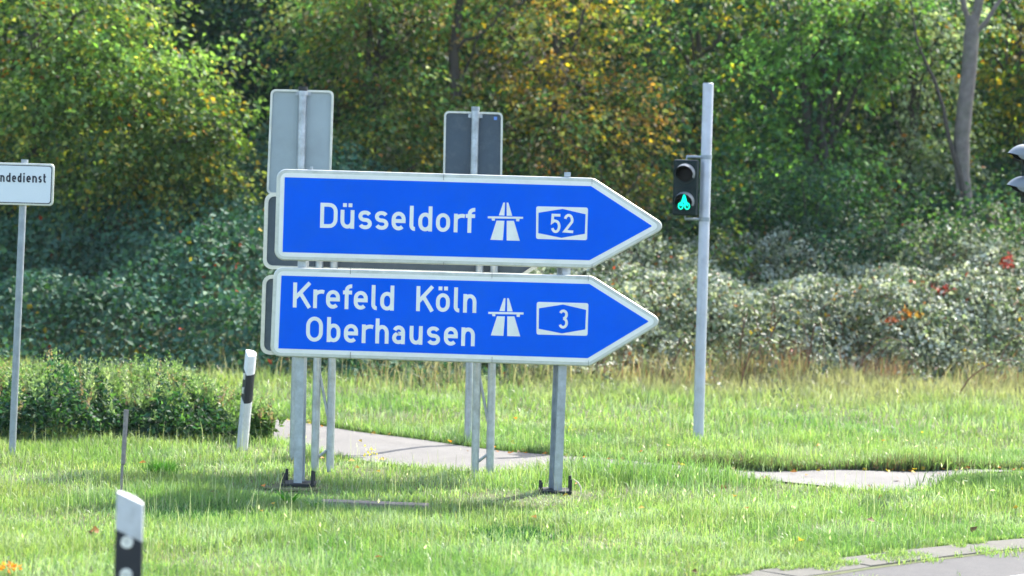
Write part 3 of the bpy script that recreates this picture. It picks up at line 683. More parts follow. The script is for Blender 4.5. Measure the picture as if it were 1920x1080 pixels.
# C: olive
palC = [(4, (.17, .20, .065)), (5, (.09, .19, .055)), (1.4, (.30, .34, .07)), (.3, YEL), (.25, ORG), (.8, (.17, .14, .08))]
tree('broadleaf_tree', X(700, 35.8), 35.8, [((X(665, 35.6), 35.6, Z(665, 40, 35.6)), (1.0, 1.0, 1.6), 36, .32, 14), ((X(740, 35.2), 35.2, Z(740, 230, 35.2)), (1.25, .7, .9), 26, .28, 13), ((X(800, 36), 36, Z(800, 20, 36)), (.8, .8, 1.1), 14, .3, 12)], 'olive green tree with scattered orange leaves between the two grey plates', palC, .07, .12)
# D: brownish autumn tree
palD = [(3.4, (.17, .19, .07)), (2.8, (.25, .18, .11)), (3.0, (.09, .18, .055)), (1.2, (.30, .33, .07)), (.5, YEL), (.9, (.42, .22, .05))]
tree('broadleaf_tree', X(1030, 36), 36, [((X(1020, 36), 36, Z(1020, 60, 36)), (1.25, 1.0, 1.5), 36, .32, 14), ((X(1080, 35.2), 35.2, Z(1080, 250, 35.2)), (1.0, .7, .95), 26, .28, 14)], 'brown and olive autumn tree behind the tip of the upper arrow board', palD, .068, .1)
# E: green with yellow
palE = [(5, (.07, .17, .055)), (.9, YG), (.4, YEL), (3, (.04, .11, .06)), (1.6, OLIVE)]
tree('broadleaf_tree', X(1300, 37), 37, [((X(1300, 37), 37, Z(1300, 60, 37)), (1.35, .9, 1.6), 38, .34, 13), ((X(1260, 36), 36, Z(1260, 260, 36)), (.9, .6, .8), 15, .3, 11)], 'green tree with drooping yellow leaves behind the top of the signal pole', palE, .075, .1)
# F: fresh green
palF = [(4, (.09, .20, .06)), (5, (.15, .31, .09)), (.4, YG), (2, DGREEN)]
tree('broadleaf_tree', X(1530, 36.3), 36.3, [((X(1555, 36.2), 36.2, Z(1555, 60, 36.2)), (.85, .7, 1.25), 30, .24, 13), ((X(1500, 35.8), 35.8, Z(1500, 290, 35.8)), (.95, .6, .65), 14, .26, 12)], 'fresh green tree with hanging foliage right of the signal pole', palF, .08, .10)
# G: grey green
palG = [(6, (.25, .31, .21)), (3, GREEN), (.4, YG), (.15, ORG)]
tree('willow_tree', X(1700, 36.8), 36.8, [((X(1710, 36.8), 36.8, Z(1710, 80, 36.8)), (.75, .7, 1.5), 26, .28, 12), ((X(1690, 36.4), 36.4, Z(1690, 330, 36.4)), (.85, .4, .5), 12, .22, 12)], 'grey green narrow leaved tree left of the bare trunk', palG, .07, .07)
# I: yellow green at the right
palI = [(4, GREEN), (2, YG), (1.2, YEL), (2, DGREEN)]
tree('broadleaf_tree', X(1900, 38.2), 38.2, [((X(1880, 38), 38.2, Z(1880, 50, 38)), (1.1, .9, 1.7), 26, .34, 12), ((X(1990, 38), 38, Z(1990, 200, 38)), (1.2, .9, 1.5), 20, .34, 11)], 'yellow and green tree behind the bare trunk at the top right', palI, .085, .09)
# H: bare grey trunk with fork
YH = 35.4
pb = P(1810, 402, YH)
th = thing('bare_trunk_tree', (pb.x, YH, float(terrain(pb.x, YH))), 'tree with a bare pale grey leaning trunk that forks near the top right', 'tree', None)
tp = [(1820, 430), (1812, 396), (1804, 330), (1803, 260), (1810, 190), (1817, 130), (1821, 70), (1824, 30)]
rp = [.125, .105, .105, .112, .108, .104, .108, .08]
MB().tube([P(u, v, YH) for u, v in tp], rp, 14).build('trunk', M['bark'], th)
for seg_, rr in (([(1822, 60), (1832, 20), (1842, -25), (1856, -90)], [.075, .065, .06, .05]), ([(1818, 45), (1808, 15), (1804, -10), (1796, -80)], [.045, .038, .035, .03]), ([(1822, 70), (1850, 40), (1865, 15), (1890, -20), (1930, -60)], [.04, .034, .03, .026, .02])):
    MB().tube([P(u, v, YH) for u, v in seg_], rr, 9).build('branch', M['bark'], th)
stem_px = [(1812, 395), (1800, 330), (1786, 285), (1775, 240), (1768, 200), (1752, 150), (1735, 115), (1720, 80), (1712, 30), (1700, -40)]
MB().tube([P(u, v, YH - .1) for u, v in stem_px], [.042, .038, .034, .03, .027, .024, .02, .018, .015, .01], 8).build('stem', M['bark_dark'], th)
cc, O, D = crown_points((pb.x + .2, YH, 6.8), (1.6, 1.1, .9), 14, .3, 10)
soup('crown', *sprays(O, D, 8, .08, palI, .5), M['leaf'], th)

# dark leaning trunks seen inside the wood
for pxs, rr, yy, lb in (([(850, 330), (855, 200), (850, 100), (862, 0), (870, -80)], .085, 35.5, 'dark trunk standing in the wood above the second grey plate'),
                        ([(1530, 350), (1515, 250), (1505, 130), (1490, 40), (1440, -40)], .07, 36.2, 'dark crooked trunk in the wood right of the signal pole'),
                        ([(310, 330), (300, 200), (275, 90), (285, -40)], .12, 38.4, 'dark trunk in the shaded gap left of the light grey plate'),
                        ([(1210, 330), (1225, 200), (1215, 90), (1240, -40)], .09, 39.2, 'slim dark trunk in the wood behind the arrow tip')):
    pts = [P(u, v, yy) for u, v in pxs]; gz = float(terrain(pts[0].x, yy)); pts = [Vector((pts[0].x, yy, gz - .2))] + pts
    th = thing('dark_trunk_tree', (pts[0].x, yy, gz), lb, 'tree', None)
    MB().tube(pts, [rr * (1.2 - .12 * i) for i in range(len(pts))], 9).build('trunk', M['bark_dark'], th)
    for k in range(3):
        a = pts[2 + k % 3]; mb = MB(); limb(mb, a, a + Vector((random.uniform(-1.1, 1.1), random.uniform(-.3, .3), random.uniform(.5, 1.2))), rr * .35, rr * .1); mb.build('branch', M['bark_dark'], th)
    cc, O, D = crown_points((pts[-1].x, yy, pts[-1].z + .3), (1.4, 1.0, 1.0), 16, .35, 9)
    soup('crown', *sprays(O, D, 8, .09, [(3, DGREEN), (3, OLIVE), (1, YG)], .5), M['leaf'], th)

# backing row, larger leaves; unseen upper crowns shaped to shade the trees in front
backing = [(-9.4, 42, 'dark'), (-6.2, 43, 'dark'), (-3.0, 41.5, 'dark'), (-.2, 43, 'olive'), (2.4, 42, 'dark'), (5.2, 43, 'dark'), (8.2, 42, 'yellow'), (11.5, 43.5, 'dark'), (-12.8, 42, 'dark')]
where = ['at the far left', 'behind the bright left tree', 'behind the light grey plate', 'behind the dark slate plate', 'behind the tip of the blue arrows', 'behind the fresh green tree', 'behind the bare grey trunk', 'beyond the right edge', 'beyond the left edge']
for i, (x, y, k) in enumerate(backing):
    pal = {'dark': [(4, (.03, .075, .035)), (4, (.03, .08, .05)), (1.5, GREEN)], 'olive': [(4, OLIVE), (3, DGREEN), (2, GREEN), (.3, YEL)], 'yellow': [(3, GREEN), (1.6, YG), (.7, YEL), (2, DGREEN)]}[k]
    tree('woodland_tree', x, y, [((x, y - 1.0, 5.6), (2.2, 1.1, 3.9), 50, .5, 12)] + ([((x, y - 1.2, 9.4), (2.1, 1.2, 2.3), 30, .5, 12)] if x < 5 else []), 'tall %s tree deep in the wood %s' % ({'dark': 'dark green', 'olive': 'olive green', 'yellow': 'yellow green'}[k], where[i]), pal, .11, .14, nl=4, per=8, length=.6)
# far dark mass that closes the wood
n = 9500
O = np.stack([rng.uniform(-18, 18, n), rng.uniform(46, 51, n), rng.uniform(2, 10.5, n)], -1)
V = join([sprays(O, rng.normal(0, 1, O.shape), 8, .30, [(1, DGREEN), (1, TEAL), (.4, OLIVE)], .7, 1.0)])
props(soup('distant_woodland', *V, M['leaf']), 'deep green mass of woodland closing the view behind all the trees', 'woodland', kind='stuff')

# understory shrubs at the top of the bank
def shrub(u, v, d, rw, rh, pal, label, kind='shrub', leaf=.07, nc=16, m=None, cr=.2, pc=12):
    x = X(u, d); z = Z(u, v, d); gz = float(terrain(x, d))
    th = thing(kind, (x, d, gz), label, 'shrub', 'shrubs under the trees')
    cc, O, D = crown_points((x, d, z), (rw, .55, rh), nc, cr, pc)
    O[:, 2] = np.maximum(O[:, 2], gz + .05)
    soup('foliage', *sprays(O, D, 8, leaf, pal, .6, .35), m or M['leaf'], th)
    for k in range(4):
        mb = MB(); limb(mb, (x + random.uniform(-.1, .1), d, gz - .05), (x + random.uniform(-.7, .7) * rw, d + random.uniform(-.2, .2), z + random.uniform(-.2, .6) * rh), .022, .008); mb.build('stem', M['bark_dark'], th)
palS = [(4, DGREEN), (4, GREEN), (1, TEAL)]
shrub(40, 370, 34.0, .8, .8, palS + [(.5, YG)], 'dark green shrub behind the white board with black lettering')
shrub(170, 345, 33.0, 1.0, .6, [(3, (.08, .17, .045)), (3, (.14, .22, .06)), (1.5, (.30, .34, .08)), (.5, YEL)], 'green shrub with yellow leaves right of the white board')
shrub(320, 350, 32.9, .95, .42, [(2, (.10, .19, .05)), (3, (.28, .34, .09)), (.8, YEL), (3, (.18, .22, .08))], 'yellowish shrub on top of the ivy bank at left')
shrub(420, 330, 35.5, .9, .6, [(6, (.016, .05, .034)), (2, TEAL), (.1, ORG)], 'dark shrub on the bank left of the light grey plate')  # leaf colours darkened to stand for the shade of the gap
shrub(680, 320, 34.6, 1.1, .6, [(3, GREEN), (3, OLIVE), (.7, YEL), (.5, ORG)], 'mixed green shrub between the two grey plates', nc=20)
shrub(990, 330, 34.6, 1.0, .6, [(3, OLIVE), (3, GREEN), (1, BRN), (.8, ORG)], 'olive and brown shrub just over the upper arrow board', nc=20)
shrub(1150, 350, 34.4, .8, .6, palD, 'brown leaved shrub above the arrow shoulder')
shrub(1270, 420, 34.4, .8, .7, palS, 'dark green shrub behind the lit signal head')
shrub(1400, 400, 34.3, .9, .9, [(5, DGREEN), (3, GREEN), (1, TEAL)], 'dark green shrub right beside the grey signal pole', nc=22)
shrub(1540, 400, 34.6, 1.0, .8, [(5, DGREEN), (3, TEAL), (1, GREEN)], 'deep green shrub under the fresh green tree', nc=22)
shrub(1670, 440, 34.2, .8, .55, [(4, GREEN), (3, GREY), (2, DGREEN)], 'grey green shrub left of the foot of the bare trunk', nc=20)
shrub(1890, 450, 34.0, .7, .5, [(4, GREEN), (3, DGREEN), (1, GREY)], 'green shrub at the foot of the bare trunk, right side', nc=20)
shrub(1560, 470, 33.9, .7, .35, [(3, TEAL), (3, DGREEN)], 'low bluish shrub between the signal pole and the bare trunk', nc=12)
shrub(1310, 470, 33.3, .5, .35, [(3, GREEN), (2, OLIVE), (1, YG)], 'small olive shrub just left of the signal pole', nc=10)

# ---------------------------------------------------------------- bramble and ivy cover on the bank (nobody could count it)
def cover(name, x0, x1, dy0, dy1, n, thick, pal, leaf, m, label, tilt=(.0, -.45, .8), lumps=.35, edge=None, spread=.7, pale=None, sprigs=()):
    x = rng.uniform(x0, x1, n); s = rng.uniform(dy0, dy1, n); y = foot(x) + s
    lump = (np.sin(x * 2.3 + y * 1.1) + np.sin(x * 1.1 - y * 2.7 + 2) + np.sin(x * 5.3 + 1) * .5 + np.sin(y * 4.7 + x * 2) * .5) / 3
    h = thick * (1 + lumps * lump) * np.clip((s - dy0 + .1) / .8, .12, 1)
    if edge is not None: h = h * edge(x)
    z = terrain(x, y) + h * rng.random(n) ** .45
    C = np.stack([x, y, z], -1)
    T = rng.normal(0, 1, (n, 3)); T[:, 2] -= .5; Nn = np.tile(tilt, (n, 1)) + rng.normal(0, spread * .6, (n, 3))
    tone = pick(pal, n)
    patch = np.sin(x * 1.7 + y * 2.2) * np.sin(x * .9 - y * 1.4 + 1)
    tone = tone * (1 + .25 * patch)[:, None]
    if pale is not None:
        pn = np.sin(x * 9 + 3 * np.sin(y * 2.3)) * np.sin(z * 15 - x * 4) + .6 * np.sin(x * 3.1 + z * 6) * np.sin(y * 5 - x)  # patches where whitish undersides and sun glints are put into leaf colour
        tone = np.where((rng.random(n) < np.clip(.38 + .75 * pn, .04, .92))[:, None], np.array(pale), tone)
    for (u, v, rad, tn) in sprigs:
        q_ = P(u, v, 32.0); near = (np.hypot(x * 32.0 / y - q_.x, (z - CAM_H) * 32.0 / y + CAM_H - q_.z) < rad) & (rng.random(n) < .75); tone = np.where(near[:, None], np.array(tn), tone)
    Ls = leaf * rng.uniform(.6, 1.3, n); V, T_, C_ = leaf_soup(C, T, Nn, Ls, Ls * rng.uniform(.55, .8, n), jitter(tone, .22))
    return props(soup(name, V, T_, C_, m), label, 'ground cover', kind='stuff')
cover('ivy_cover', -12, .6, -.1, 7.2, 84000, .70, [(6, (.050, .125, .082)), (4, (.065, .145, .078)), (1, GREEN), (.03, RED), (.04, YEL)], .085, M['leaf_dark'], 'dark green ivy and bramble covering the bank left of and behind the sign', tilt=(.05, -.5, .75), lumps=.55, spread=.55, edge=lambda x: np.interp(x, [-12, -6.5, -5, -3.6, -2, -1, .6], [.9, .8, 1.0, 1.15, .9, .6, .6]))
cover('bramble_cover', .2, 13, .0, 3.1, 76000, .85, [(5, (.17, .22, .145)), (2.0, (.11, .165, .07)), (.5, BRN), (.05, RED), (.12, YEL), (.08, ORG)], .064, M['leaf_gloss'], 'pale green bramble thicket with glints put into pale leaf colours on the bank right of the sign', tilt=(.25, -.35, .85), lumps=.35, spread=.6, pale=(.42, .46, .38), sprigs=[(1672, 598, .07, (.55, .12, .03)), (1700, 588, .08, (.55, .20, .03)), (1722, 586, .06, (.55, .30, .04)), (1768, 545, .07, (.45, .05, .03)), (1778, 540, .05, (.45, .05, .03)), (1752, 535, .04, (.4, .05, .03)), (1890, 488, .09, (.5, .05, .03)), (1495, 605, .05, (.5, .45, .04)), (1562, 555, .04, (.5, .25, .04))])
cover('bank_undergrowth', -.6, 13, 3.0, 12, 36000, .8, [(4, (.04, .10, .045)), (3, (.04, .105, .065)), (2, GREEN), (.5, BRN)], .10, M['leaf'], 'dark green undergrowth on the wood floor at the top of the bank')

# arching bramble canes with leaves hanging over the front of the thicket
def cane(x, y, d, L0, h, pal, lbl, g, leafsz=.07, kind='bramble_cane'):
    gz = float(terrain(x, y)); th = thing(kind, (x, y, gz), lbl, 'bramble', g)
    pts = []
    for k in range(9):
        t_ = k / 8; pts.append(Vector((x + d[0] * L0 * t_, y + d[1] * L0 * t_, gz + h * (4 * t_ * (1 - t_) * .75 + .5 * (1 - t_) * t_) + (.02 if k else -.05))))
    MB().tube(pts, [.009 * (1 - .08 * k) for k in range(9)], 6).build('cane', M['cane'], th)
    O = np.array([pts[3 + k % 6].lerp(pts[min(8, 4 + k % 6)], random.random()) for k in range(26)]); D = rng.normal(0, 1, O.shape); D[:, 2] *= .3
    soup('leaves', *sprays(O, D, 4, leafsz, pal, .5, .14, .3, 1.2, .02), M['leaf_gloss'], th)
CG = 'bramble canes arching over the grass'
palW = [(4, (.12, .15, .09)), (2, GREY), (.15, YEL)]
for (u, v, dd, L0, h, lb) in ((1385, 700, (.5, -.75), .9, .75, 'whitish bramble cane arching down just right of the signal pole'), (1600, 690, (.7, -.6), 1.1, .6, 'pale bramble cane arching over the grass in the middle of the right bank'),
                              (1790, 715, (.8, -.4), 1.4, .5, 'long low bramble cane trailing over the grass at the right'), (1700, 672, (.2, -.9), 1.0, .8, 'bramble cane bending forward over the reddish stems'), (1250, 690, (.6, -.6), .9, .6, 'bramble cane hanging between the arrow tip and the signal pole')):
    g = G(u, v, .35); cane(g.x, g.y, dd, L0, h, palW, lb, CG)

for k in range(20):
    u = 1130 + k * 41 + random.uniform(-15, 15); v = 672 + random.uniform(-22, 26) + (u - 1130) * .012
    g = G(u, v, .30); a_ = random.uniform(-2.6, -.5)
    cane(g.x, g.y, (cos(a_), sin(a_)), random.uniform(.5, 1.1), random.uniform(.5, .9), palW, 'thin pale leaved bramble cane among the reddish stems of the thicket', 'thin canes along the foot of the thicket')

# ---------------------------------------------------------------- weed bush at the left, stalks, tufts
def weed_bush(x, y, rx, ry, h, label, nleaf, nstalk, pal, stalkpal):
    th = thing('weed_bush', (x, y, 0), label, 'bush', 'weed bushes beside the path')
    n = nleaf; a_ = rng.uniform(0, 2 * pi, n); r_ = np.sqrt(rng.random(n)); px_ = x + rx * r_ * np.cos(a_); py_ = y + ry * r_ * np.sin(a_)
    hh_ = h * np.sqrt(np.clip(1 - (r_ * .9) ** 2, .1, 1)) * (1 + .20 * np.sin(px_ * 6 + 1) + .16 * np.sin(px_ * 13 + py_ * 5) + .1 * np.sin(px_ * 29 + py_ * 11))
    pz = hh_ * rng.random(n) ** .6 * .85
    C = np.stack([px_, py_, pz], -1); T = rng.normal(0, 1, (n, 3)); T[:, 2] -= .3; Nn = np.array([0, -.3, .8]) + rng.normal(0, .5, (n, 3))
    Ls = .065 * rng.uniform(.6, 1.3, n)
    soup('leaves', *leaf_soup(C, T, Nn, Ls, Ls * .55, jitter(pick(pal, n), .3)), M['leaf'], th)
    # upright seeding stalks: narrow spikes of tiny leaves
    k = nstalk; a_ = rng.uniform(0, 2 * pi, k); r_ = np.sqrt(rng.random(k)) * .97; sx = x + rx * r_ * np.cos(a_); sy = y + ry * r_ * np.sin(a_); sy = np.where((sy < y - .35 * ry) & (rng.random(k) < .8), 2 * y - sy, sy)
    sh = h * rng.uniform(.85, 1.3, k) * np.sqrt(np.clip(1 - (r_ * .8) ** 2, .25, 1)); m_ = 26
    f = np.tile(np.linspace(.62, 1, m_), (k, 1)); lean = rng.normal(0, .09, (k, 2))
    C = np.stack([sx[:, None] + lean[:, :1] * f, sy[:, None] + lean[:, 1:] * f, sh[:, None] * f], -1) + rng.normal(0, .010, (k, m_, 3))
    C = C.reshape(-1, 3); T = rng.normal(0, .7, C.shape); T[:, 2] += 1.1; Nn = rng.normal(0, 1, C.shape)
    tone = np.repeat(pick(stalkpal, k), m_, 0); Ls = .050 * rng.uniform(.6, 1.3, len(C)); Ls = Ls * np.tile(np.linspace(1.25, .5, m_), k)
    soup('seed_stalks', *leaf_soup(C, T, Nn, Ls, Ls * .4, jitter(tone, .2)), M['grass'], th)
SP = [(3, (.20, .28, .13)), (2, (.14, .23, .07)), (.6, (.26, .19, .12)), (1.0, (.32, .37, .22))]
WP = [(4, (.028, .085, .032)), (3, (.06, .14, .045)), (2, TEAL)]
weed_bush(-4.25, 23.9, 1.15, .9, .60, 'large weed bush with pale seeding tops behind the slim grey pole', 9500, 330, WP, SP)
weed_bush(-3.1, 23.9, .70, .75, .47, 'smaller weed bush with pale stalks just left of the leaning delineator post', 4200, 260, WP, SP)
weed_bush(-3.4, 24.3, .6, .7, .58, 'weed bush with tall light green stalks in the middle of the weeds', 4500, 200, WP, SP)
weed_bush(-5.9, 24.2, .9, .8, .62, 'weed bush beyond the left edge of the white board', 4500, 160, WP, SP)
weed_bush(-2.28, 23.5, .13, .2, .36, 'narrow tuft of weeds with stalks just right of the leaning delineator post', 1100, 60, [(3, GREEN), (2, LGREEN)], SP)

# ---------------------------------------------------------------- grass
def blades(x, y, h, w, tone, lean_s=.35, curl=.3):
    n = len(x); z = terrain(x, y) * np.where(y > 19.5, 1, sstep((y - 17) / 2.5)) - .01
    az = rng.uniform(0, 2 * pi, n); fx, fy = np.cos(az), np.sin(az)
    la = rng.uniform(0, 2 * pi, n); ls = np.abs(rng.normal(0, lean_s, n)); lx, ly = np.cos(la) * ls, np.sin(la) * ls
    B = np.stack([x, y, z], -1); W_ = np.stack([fx, fy, fx * 0], -1) * (w / 2)[:, None]
    M1 = B + np.stack([lx * h * .3, ly * h * .3, h * .55], -1); Tp = B + np.stack([lx * h * (.7 + curl), ly * h * (.7 + curl), h * (1 - .25 * ls)], -1)
    V = np.stack([B - W_, B + W_, M1 - W_ * .8, M1 + W_ * .8, Tp], 1).reshape(-1, 3); k = np.arange(n) * 5
    tr = np.stack([np.stack([k, k + 1, k + 3], -1), np.stack([k, k + 3, k + 2], -1), np.stack([k + 2, k + 3, k + 4], -1)], 1).reshape(-1, 3)
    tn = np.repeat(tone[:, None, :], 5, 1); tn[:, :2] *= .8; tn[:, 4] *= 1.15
    return V, tr, tn.reshape(-1, 3)
GR = [(5, (.205, .300, .095)), (4, (.260, .345, .115)), (1.5, (.120, .240, .060)), (1.2, (.27, .33, .12)), (.5, (.36, .34, .18)), (1.2, (.24, .33, .20))]
def patch(x, y): return (np.sin(x * 1.7 + y * .9) + np.sin(y * 2.1 - x * 1.2 + 1.3) + np.sin(x * 3.9 + y * 3.1) * .6 + np.sin(x * 7.3 - y * 5.1) * .4) / 3
def hgt(x, y):
    h = .075 + .03 * patch(x, y)
    h = h + .15 * np.exp(-((x - 1.05) / .9) ** 4 - ((y - 21.15) / .5) ** 2)                 # taller where it hides the path
    h = h + .05 * np.exp(-((x - 3.9) / .9) ** 2 - ((y - 20.7) / .35) ** 2)
    h = h * np.where(y > 23, 1.25, 1.0) + .10 * np.clip((y - 27) / 4, 0, 1)
    for cx in (P(553, 925, 20.12).x, P(1052, 944, 20.12).x): h = h * (1 - .62 * np.exp(-((x - cx) / .5) ** 2 - ((y - 19.75) / .55) ** 2))
    d = np.minimum(np.abs(y - np.interp(x, fex, fey)), 1); h = h * (1 + .35 * (d < .15))
    return h
def scatter(n, x0, x1, y0, y1, xw=None):
    y = rng.uniform(y0, y1, n); half = y * .215 + 1.2 if xw is None else xw
    x = rng.uniform(-1, 1, n) * half; ok = on_verge(x, y, .02 + .05 * patch(x * 3, y * 3)) & ~in_path(x, y, .02 + .06 * patch(x * 4, y * 4)) & (y < foot(x) + 1.0)
    ok &= ~((np.hypot(x - P(553, 925, 20.12).x, y - 20.1) < .17) | (np.hypot(x - P(1052, 944, 20.12).x, y - 20.1) < .17)) | (rng.random(n) < .12)
    return x[ok], y[ok]
parts = []
for (n, y0, y1, wmul) in ((230000, 14.2, 19.6, .8), (150000, 19.6, 25.5, .95), (95000, 25.5, 33, 1.4)):
    x, y = scatter(n, 0, 0, y0, y1); k = len(x)
    keep = rng.random(k) < np.clip(.75 + .5 * patch(x * 1.3 + 5, y * 1.3), .35, 1); x, y = x[keep], y[keep]; k = len(x)
    tone = jitter(pick(GR, k), .15) * (1 + .20 * np.sin(x * 2.9 + 1.1 * np.sin(y * 2.2)) * np.sin(y * 3.7 + x) + .16 * np.sin(x * 8.1 + y * 2) * np.sin(y * 9.3 - x * 3))[:, None]
    pale = (rng.random(k) < np.clip(patch(x * 2.2 + 9, y * 2.2 + 4), 0, .5))[:, None]; tone = np.where(pale, np.array([.34, .42, .28]) * rng.uniform(.7, 1.2, (k, 1)), tone)  # reflection glints of the grass put in as pale blade colour
    wl = np.clip((-.16 * x - .42) + .2 * patch(x, y) + .10 * (y > 23.5) * (x > 0), 0, .7)[:, None]; tone = tone * (1 - wl) + np.array([.30, .30, .05]) * wl       # yellower at the left
    lush = np.clip(patch(x * .8 + 2, y * .8) * .8, 0, .45)[:, None]; tone = tone * (1 - lush) + np.array([.085, .215, .060]) * lush
    dry = np.clip((y - 27.3 + .5 * patch(x * 2, y)) / 2.4, 0, 1)[:, None] * np.where(x > .2, .92, .4)[:, None]; tone = tone * (1 - dry) + np.array([.34, .31, .19]) * dry * rng.uniform(.6, 1.2, (k, 1)) 
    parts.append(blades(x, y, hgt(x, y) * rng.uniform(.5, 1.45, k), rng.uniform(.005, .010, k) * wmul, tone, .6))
# long thin flowering stems
x, y = scatter(3000, 0, 0, 15, 29); k = len(x); h = rng.uniform(.13, .30, k)
parts.append(blades(x, y, h, np.full(k, .0045), jitter(np.tile([.36, .38, .26], (k, 1)), .2), .18, .1))
# fringe along the strip and in its joints
x = rng.uniform(-1, 6.5, 60000); y = np.interp(x, oex, oey) - rng.exponential(.22, 60000) + .05; kk = patch(x * 4.1 + 1, y * 4 + 2) > .10 + .5 * np.clip(np.interp(x, oex, oey) - y - .25, 0, 1); x, y = x[kk], y[kk]
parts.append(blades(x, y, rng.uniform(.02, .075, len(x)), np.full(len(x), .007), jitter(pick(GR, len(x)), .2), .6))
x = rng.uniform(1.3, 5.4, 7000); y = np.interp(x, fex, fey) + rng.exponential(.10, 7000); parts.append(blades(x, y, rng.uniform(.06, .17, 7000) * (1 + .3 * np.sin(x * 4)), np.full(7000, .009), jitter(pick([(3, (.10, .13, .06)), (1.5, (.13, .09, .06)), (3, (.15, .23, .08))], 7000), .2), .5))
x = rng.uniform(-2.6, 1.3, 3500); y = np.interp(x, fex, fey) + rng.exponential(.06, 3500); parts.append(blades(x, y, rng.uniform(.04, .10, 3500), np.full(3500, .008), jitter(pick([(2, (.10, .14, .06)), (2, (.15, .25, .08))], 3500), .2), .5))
# denser tufts
for (u, v, r_, n, h, tn) in ((302, 893, .09, 500, .15, (.06, .17, .02)), (1895, 922, .42, 5000, .15, (.10, .17, .06)), (1840, 918, .25, 1500, .11, (.11, .19, .06)), (940, 1005, .30, 1500, .07, (.03, .11, .03)), (360, 965, .5, 1500, .07, (.05, .13, .035)), (1060, 905, .25, 500, .12, (.12, .2, .03))):
    g = G(u, v); x = g.x + rng.normal(0, r_, n) * .6; y = g.y + rng.normal(0, r_, n) * .6; ok = on_verge(x, y); x, y = x[ok], y[ok]
    parts.append(blades(x, y, rng.uniform(.6, 1.2, len(x)) * h, np.full(len(x), .008), jitter(np.tile(tn, (len(x), 1)), .25), .5))
props(soup('grass', *join(parts), M['grass']), 'long uneven bright green grass on both sides of the path', 'grass', kind='stuff')
# dry reddish stems and tan grass at the foot of the right bank
n = 15000; x = rng.uniform(-3.4, 11, n); y = foot(x) + rng.uniform(-.7, .9, n) + .25 * np.sin(x * 2.1) + .2 * np.sin(x * 5.3)
k = (rng.random(n) < .45 + .35 * np.sin(x * 3.3 + 2 * np.sin(x * 1.3))) & ((x > 0) | (rng.random(n) < .5)); x, y = x[k], y[k]; n = len(x)
tone = jitter(np.where((rng.random(n) < .5 + .45 * np.sin(x * 1.9 + .5))[:, None] & (x > .8)[:, None], np.array([.23, .12, .09]), pick([(3, (.36, .30, .21)), (2, (.14, .18, .08)), (1, (.18, .13, .09))], n)), .22)
props(soup('dry_stems', *blades(x, y, rng.uniform(.15, .50, n), rng.uniform(.006, .012, n), tone, .45), M['grass']), 'reddish brown dry stems along the foot of the bramble thicket', 'dry stems', kind='stuff')
# seed heads: pale ovals on the tall stems
n = 900; x, y = scatter(n, 0, 0, 15.2, 24); k = len(x); w = rng.random(k) < np.clip(.35 + .2 * x, .1, 1); x, y = x[w], y[w]; k = len(x)
C = np.stack([x, y, rng.uniform(.10, .22, k)], -1); T = rng.normal(0, .4, C.shape); T[:, 2] += 1; Nn = rng.normal(0, 1, C.shape); Ls = rng.uniform(.02, .045, k)
props(soup('seed_heads', *leaf_soup(C, T, Nn, Ls, Ls * .35, np.tile([.62, .60, .45], (k, 1))), M['grass']), 'pale seed heads scattered over the grass', 'seed heads', kind='stuff')
# fallen leaves on path and verge
n = 130; y = rng.uniform(15.5, 26, n); x = rng.uniform(-4.5, 4.5, n); onp = in_path(x, y)
e = rng.random(n) < .5; x[e] = rng.uniform(-3, 5, e.sum()); y[e] = np.interp(x[e], fex, fey) - rng.exponential(.08, e.sum())
ok = on_verge(x, y); x, y = x[ok], y[ok]; onp = in_path(x, y); k = len(x)
C = np.stack([x, y, np.where(onp, .03, rng.uniform(.03, .09, k)) + terrain(x, y)], -1); T = rng.normal(0, 1, C.shape); T[:, 2] *= .3; Nn = np.array([0, -.3, 1]) + rng.normal(0, .3, C.shape); Ls = rng.uniform(.04, .075, k)
props(soup('fallen_leaves', *leaf_soup(C, T, Nn, Ls, Ls * .8, jitter(pick([(3, ORG), (2, YEL), (2, BRN)], k), .15)), M['leaf']), 'orange and brown fallen leaves lying on the path and verge', 'fallen leaves', kind='stuff')

# single plants one can pick out
def plant(kind, u, v, nl, L0, w, tone, label, cat, flat=.6):
    g = G(u, v); th = thing(kind, (g.x, g.y, 0), label, cat); a_ = np.linspace(0, 2 * pi, nl, endpoint=False) + rng.normal(0, .2, nl)
    for i in range(nl):
        C = np.array([[g.x, g.y, .02]]); T = np.array([[cos(a_[i]) * flat, sin(a_[i]) * flat, 1.0]]); Nn = np.array([[-cos(a_[i]), -sin(a_[i]), .6]])
        soup('leaf', *leaf_soup(C, T, Nn, np.array([L0 * random.uniform(.75, 1.2)]), np.array([w]), np.array([tone]), .1), M['leaf'], th)
plant('dock_plant', 541, 958, 9, .17, .045, (.05, .20, .02), 'broad leaved green weed in front of the left post of the blue sign', 'weed')
plant('dock_plant', 586, 957, 5, .09, .03, (.07, .22, .03), 'small broad leaved weed between the left post and the plank', 'weed', 1.2)
plant('dock_plant', 776, 1016, 6, .07, .025, (.05, .18, .02), 'small dark weed with a few leaves in the open grass below the sign', 'weed', .8)
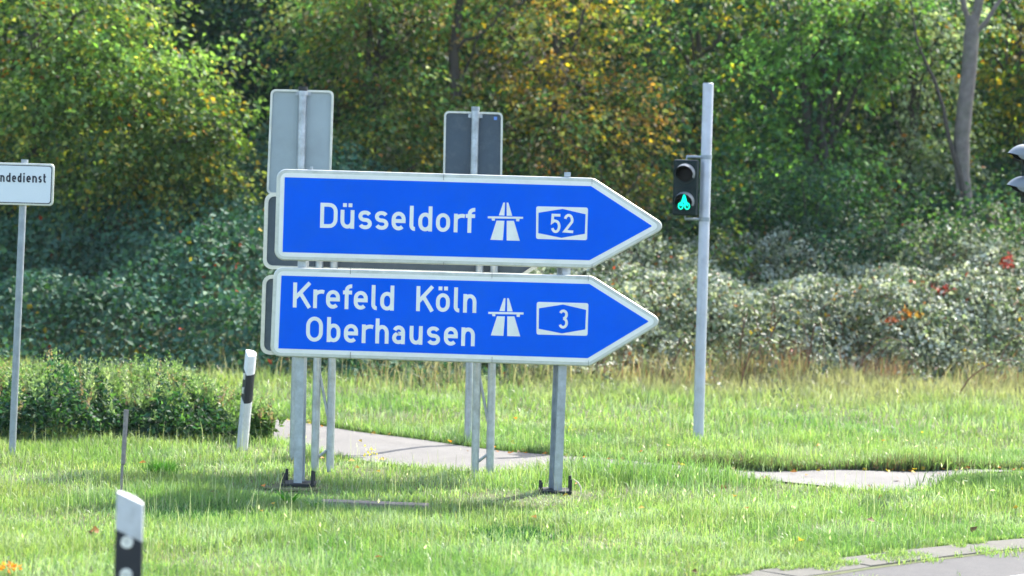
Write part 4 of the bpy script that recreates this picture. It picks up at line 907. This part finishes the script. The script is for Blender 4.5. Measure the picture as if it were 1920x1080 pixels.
def flower(u, v, h, tone, label, n=16, r_=.03):
    g = G(u, v); th = thing('flowering_weed', (g.x, g.y, 0), label, 'flower')
    MB().tube([(g.x, g.y, -.02), (g.x + .01, g.y, h)], .003, 5).build('stem', M['stake'], th)
    C = np.array([g.x + .01, g.y, h * .85]) + rng.normal(0, 1, (n, 3)) * np.array([r_, r_, h * .14]); T = rng.normal(0, 1, C.shape); T[:, 2] += .6
    soup('blossom', *leaf_soup(C, T, rng.normal(0, 1, C.shape), np.full(n, .028), np.full(n, .018), np.tile(tone, (n, 1))), M['grass'], th)
flower(694, 872, .13, (.65, .50, .10), 'yellow flowering weed at the near edge of the path behind the sign')
flower(712, 874, .07, (.60, .42, .14), 'small dull yellow flower just right of the taller yellow weed', 8, .02)
flower(1062, 822, .12, (.5, .5, .06), 'yellowish weed in the grass beyond the path right of the second post', 10)
flower(15, 1090, .10, (.80, .28, .02), 'bright orange flower in the bottom left corner', 34, .035)
# dead bent grass stalk with a pale dry leaf by the right post
g = G(1082, 948); th = thing('dry_stalk', (g.x, g.y, 0), 'pale bent dry stalk with one white blade beside the right post', 'dry stalk')
MB().tube([P(1082, 946, g.y), P(1090, 925, g.y), P(1089, 914, g.y), P(1084, 905, g.y), P(1074, 897, g.y)], [.005, .004, .006, .006, .002], 5).build('stalk', mat('dry_straw', (.55, .50, .36), .7), th)
b0 = P(1082, 946, g.y - .02); b1 = P(1088, 929, g.y - .02)
soup('blade', *leaf_soup(np.array([b0]), np.array([b1 - b0]), np.array([[0, -1., .4]]), np.array([.085]), np.array([.018]), np.array([[.75, .70, .55]])), M['grass'], th)


# ---------------------------------------------------------------- very thin veil added to lift the dark tones of the wood
hm = bpy.data.materials.new('shade_lift_haze'); hm.use_nodes = True; ht = hm.node_tree; ht.nodes.remove(ht.nodes['Principled BSDF'])
pv = ht.nodes.new('ShaderNodeVolumePrincipled'); pv.inputs['Color'].default_value = (.80, .95, .95, 1); pv.inputs['Density'].default_value = .0002; pv.inputs['Anisotropy'].default_value = 0
ht.links.new(pv.outputs[0], ht.nodes['Material Output'].inputs['Volume'])
hz = MB().box((0, 60, 7.4), 1100, 1400, 17.2).build('shade_lift_haze', hm); hz['kind'] = 'stuff'
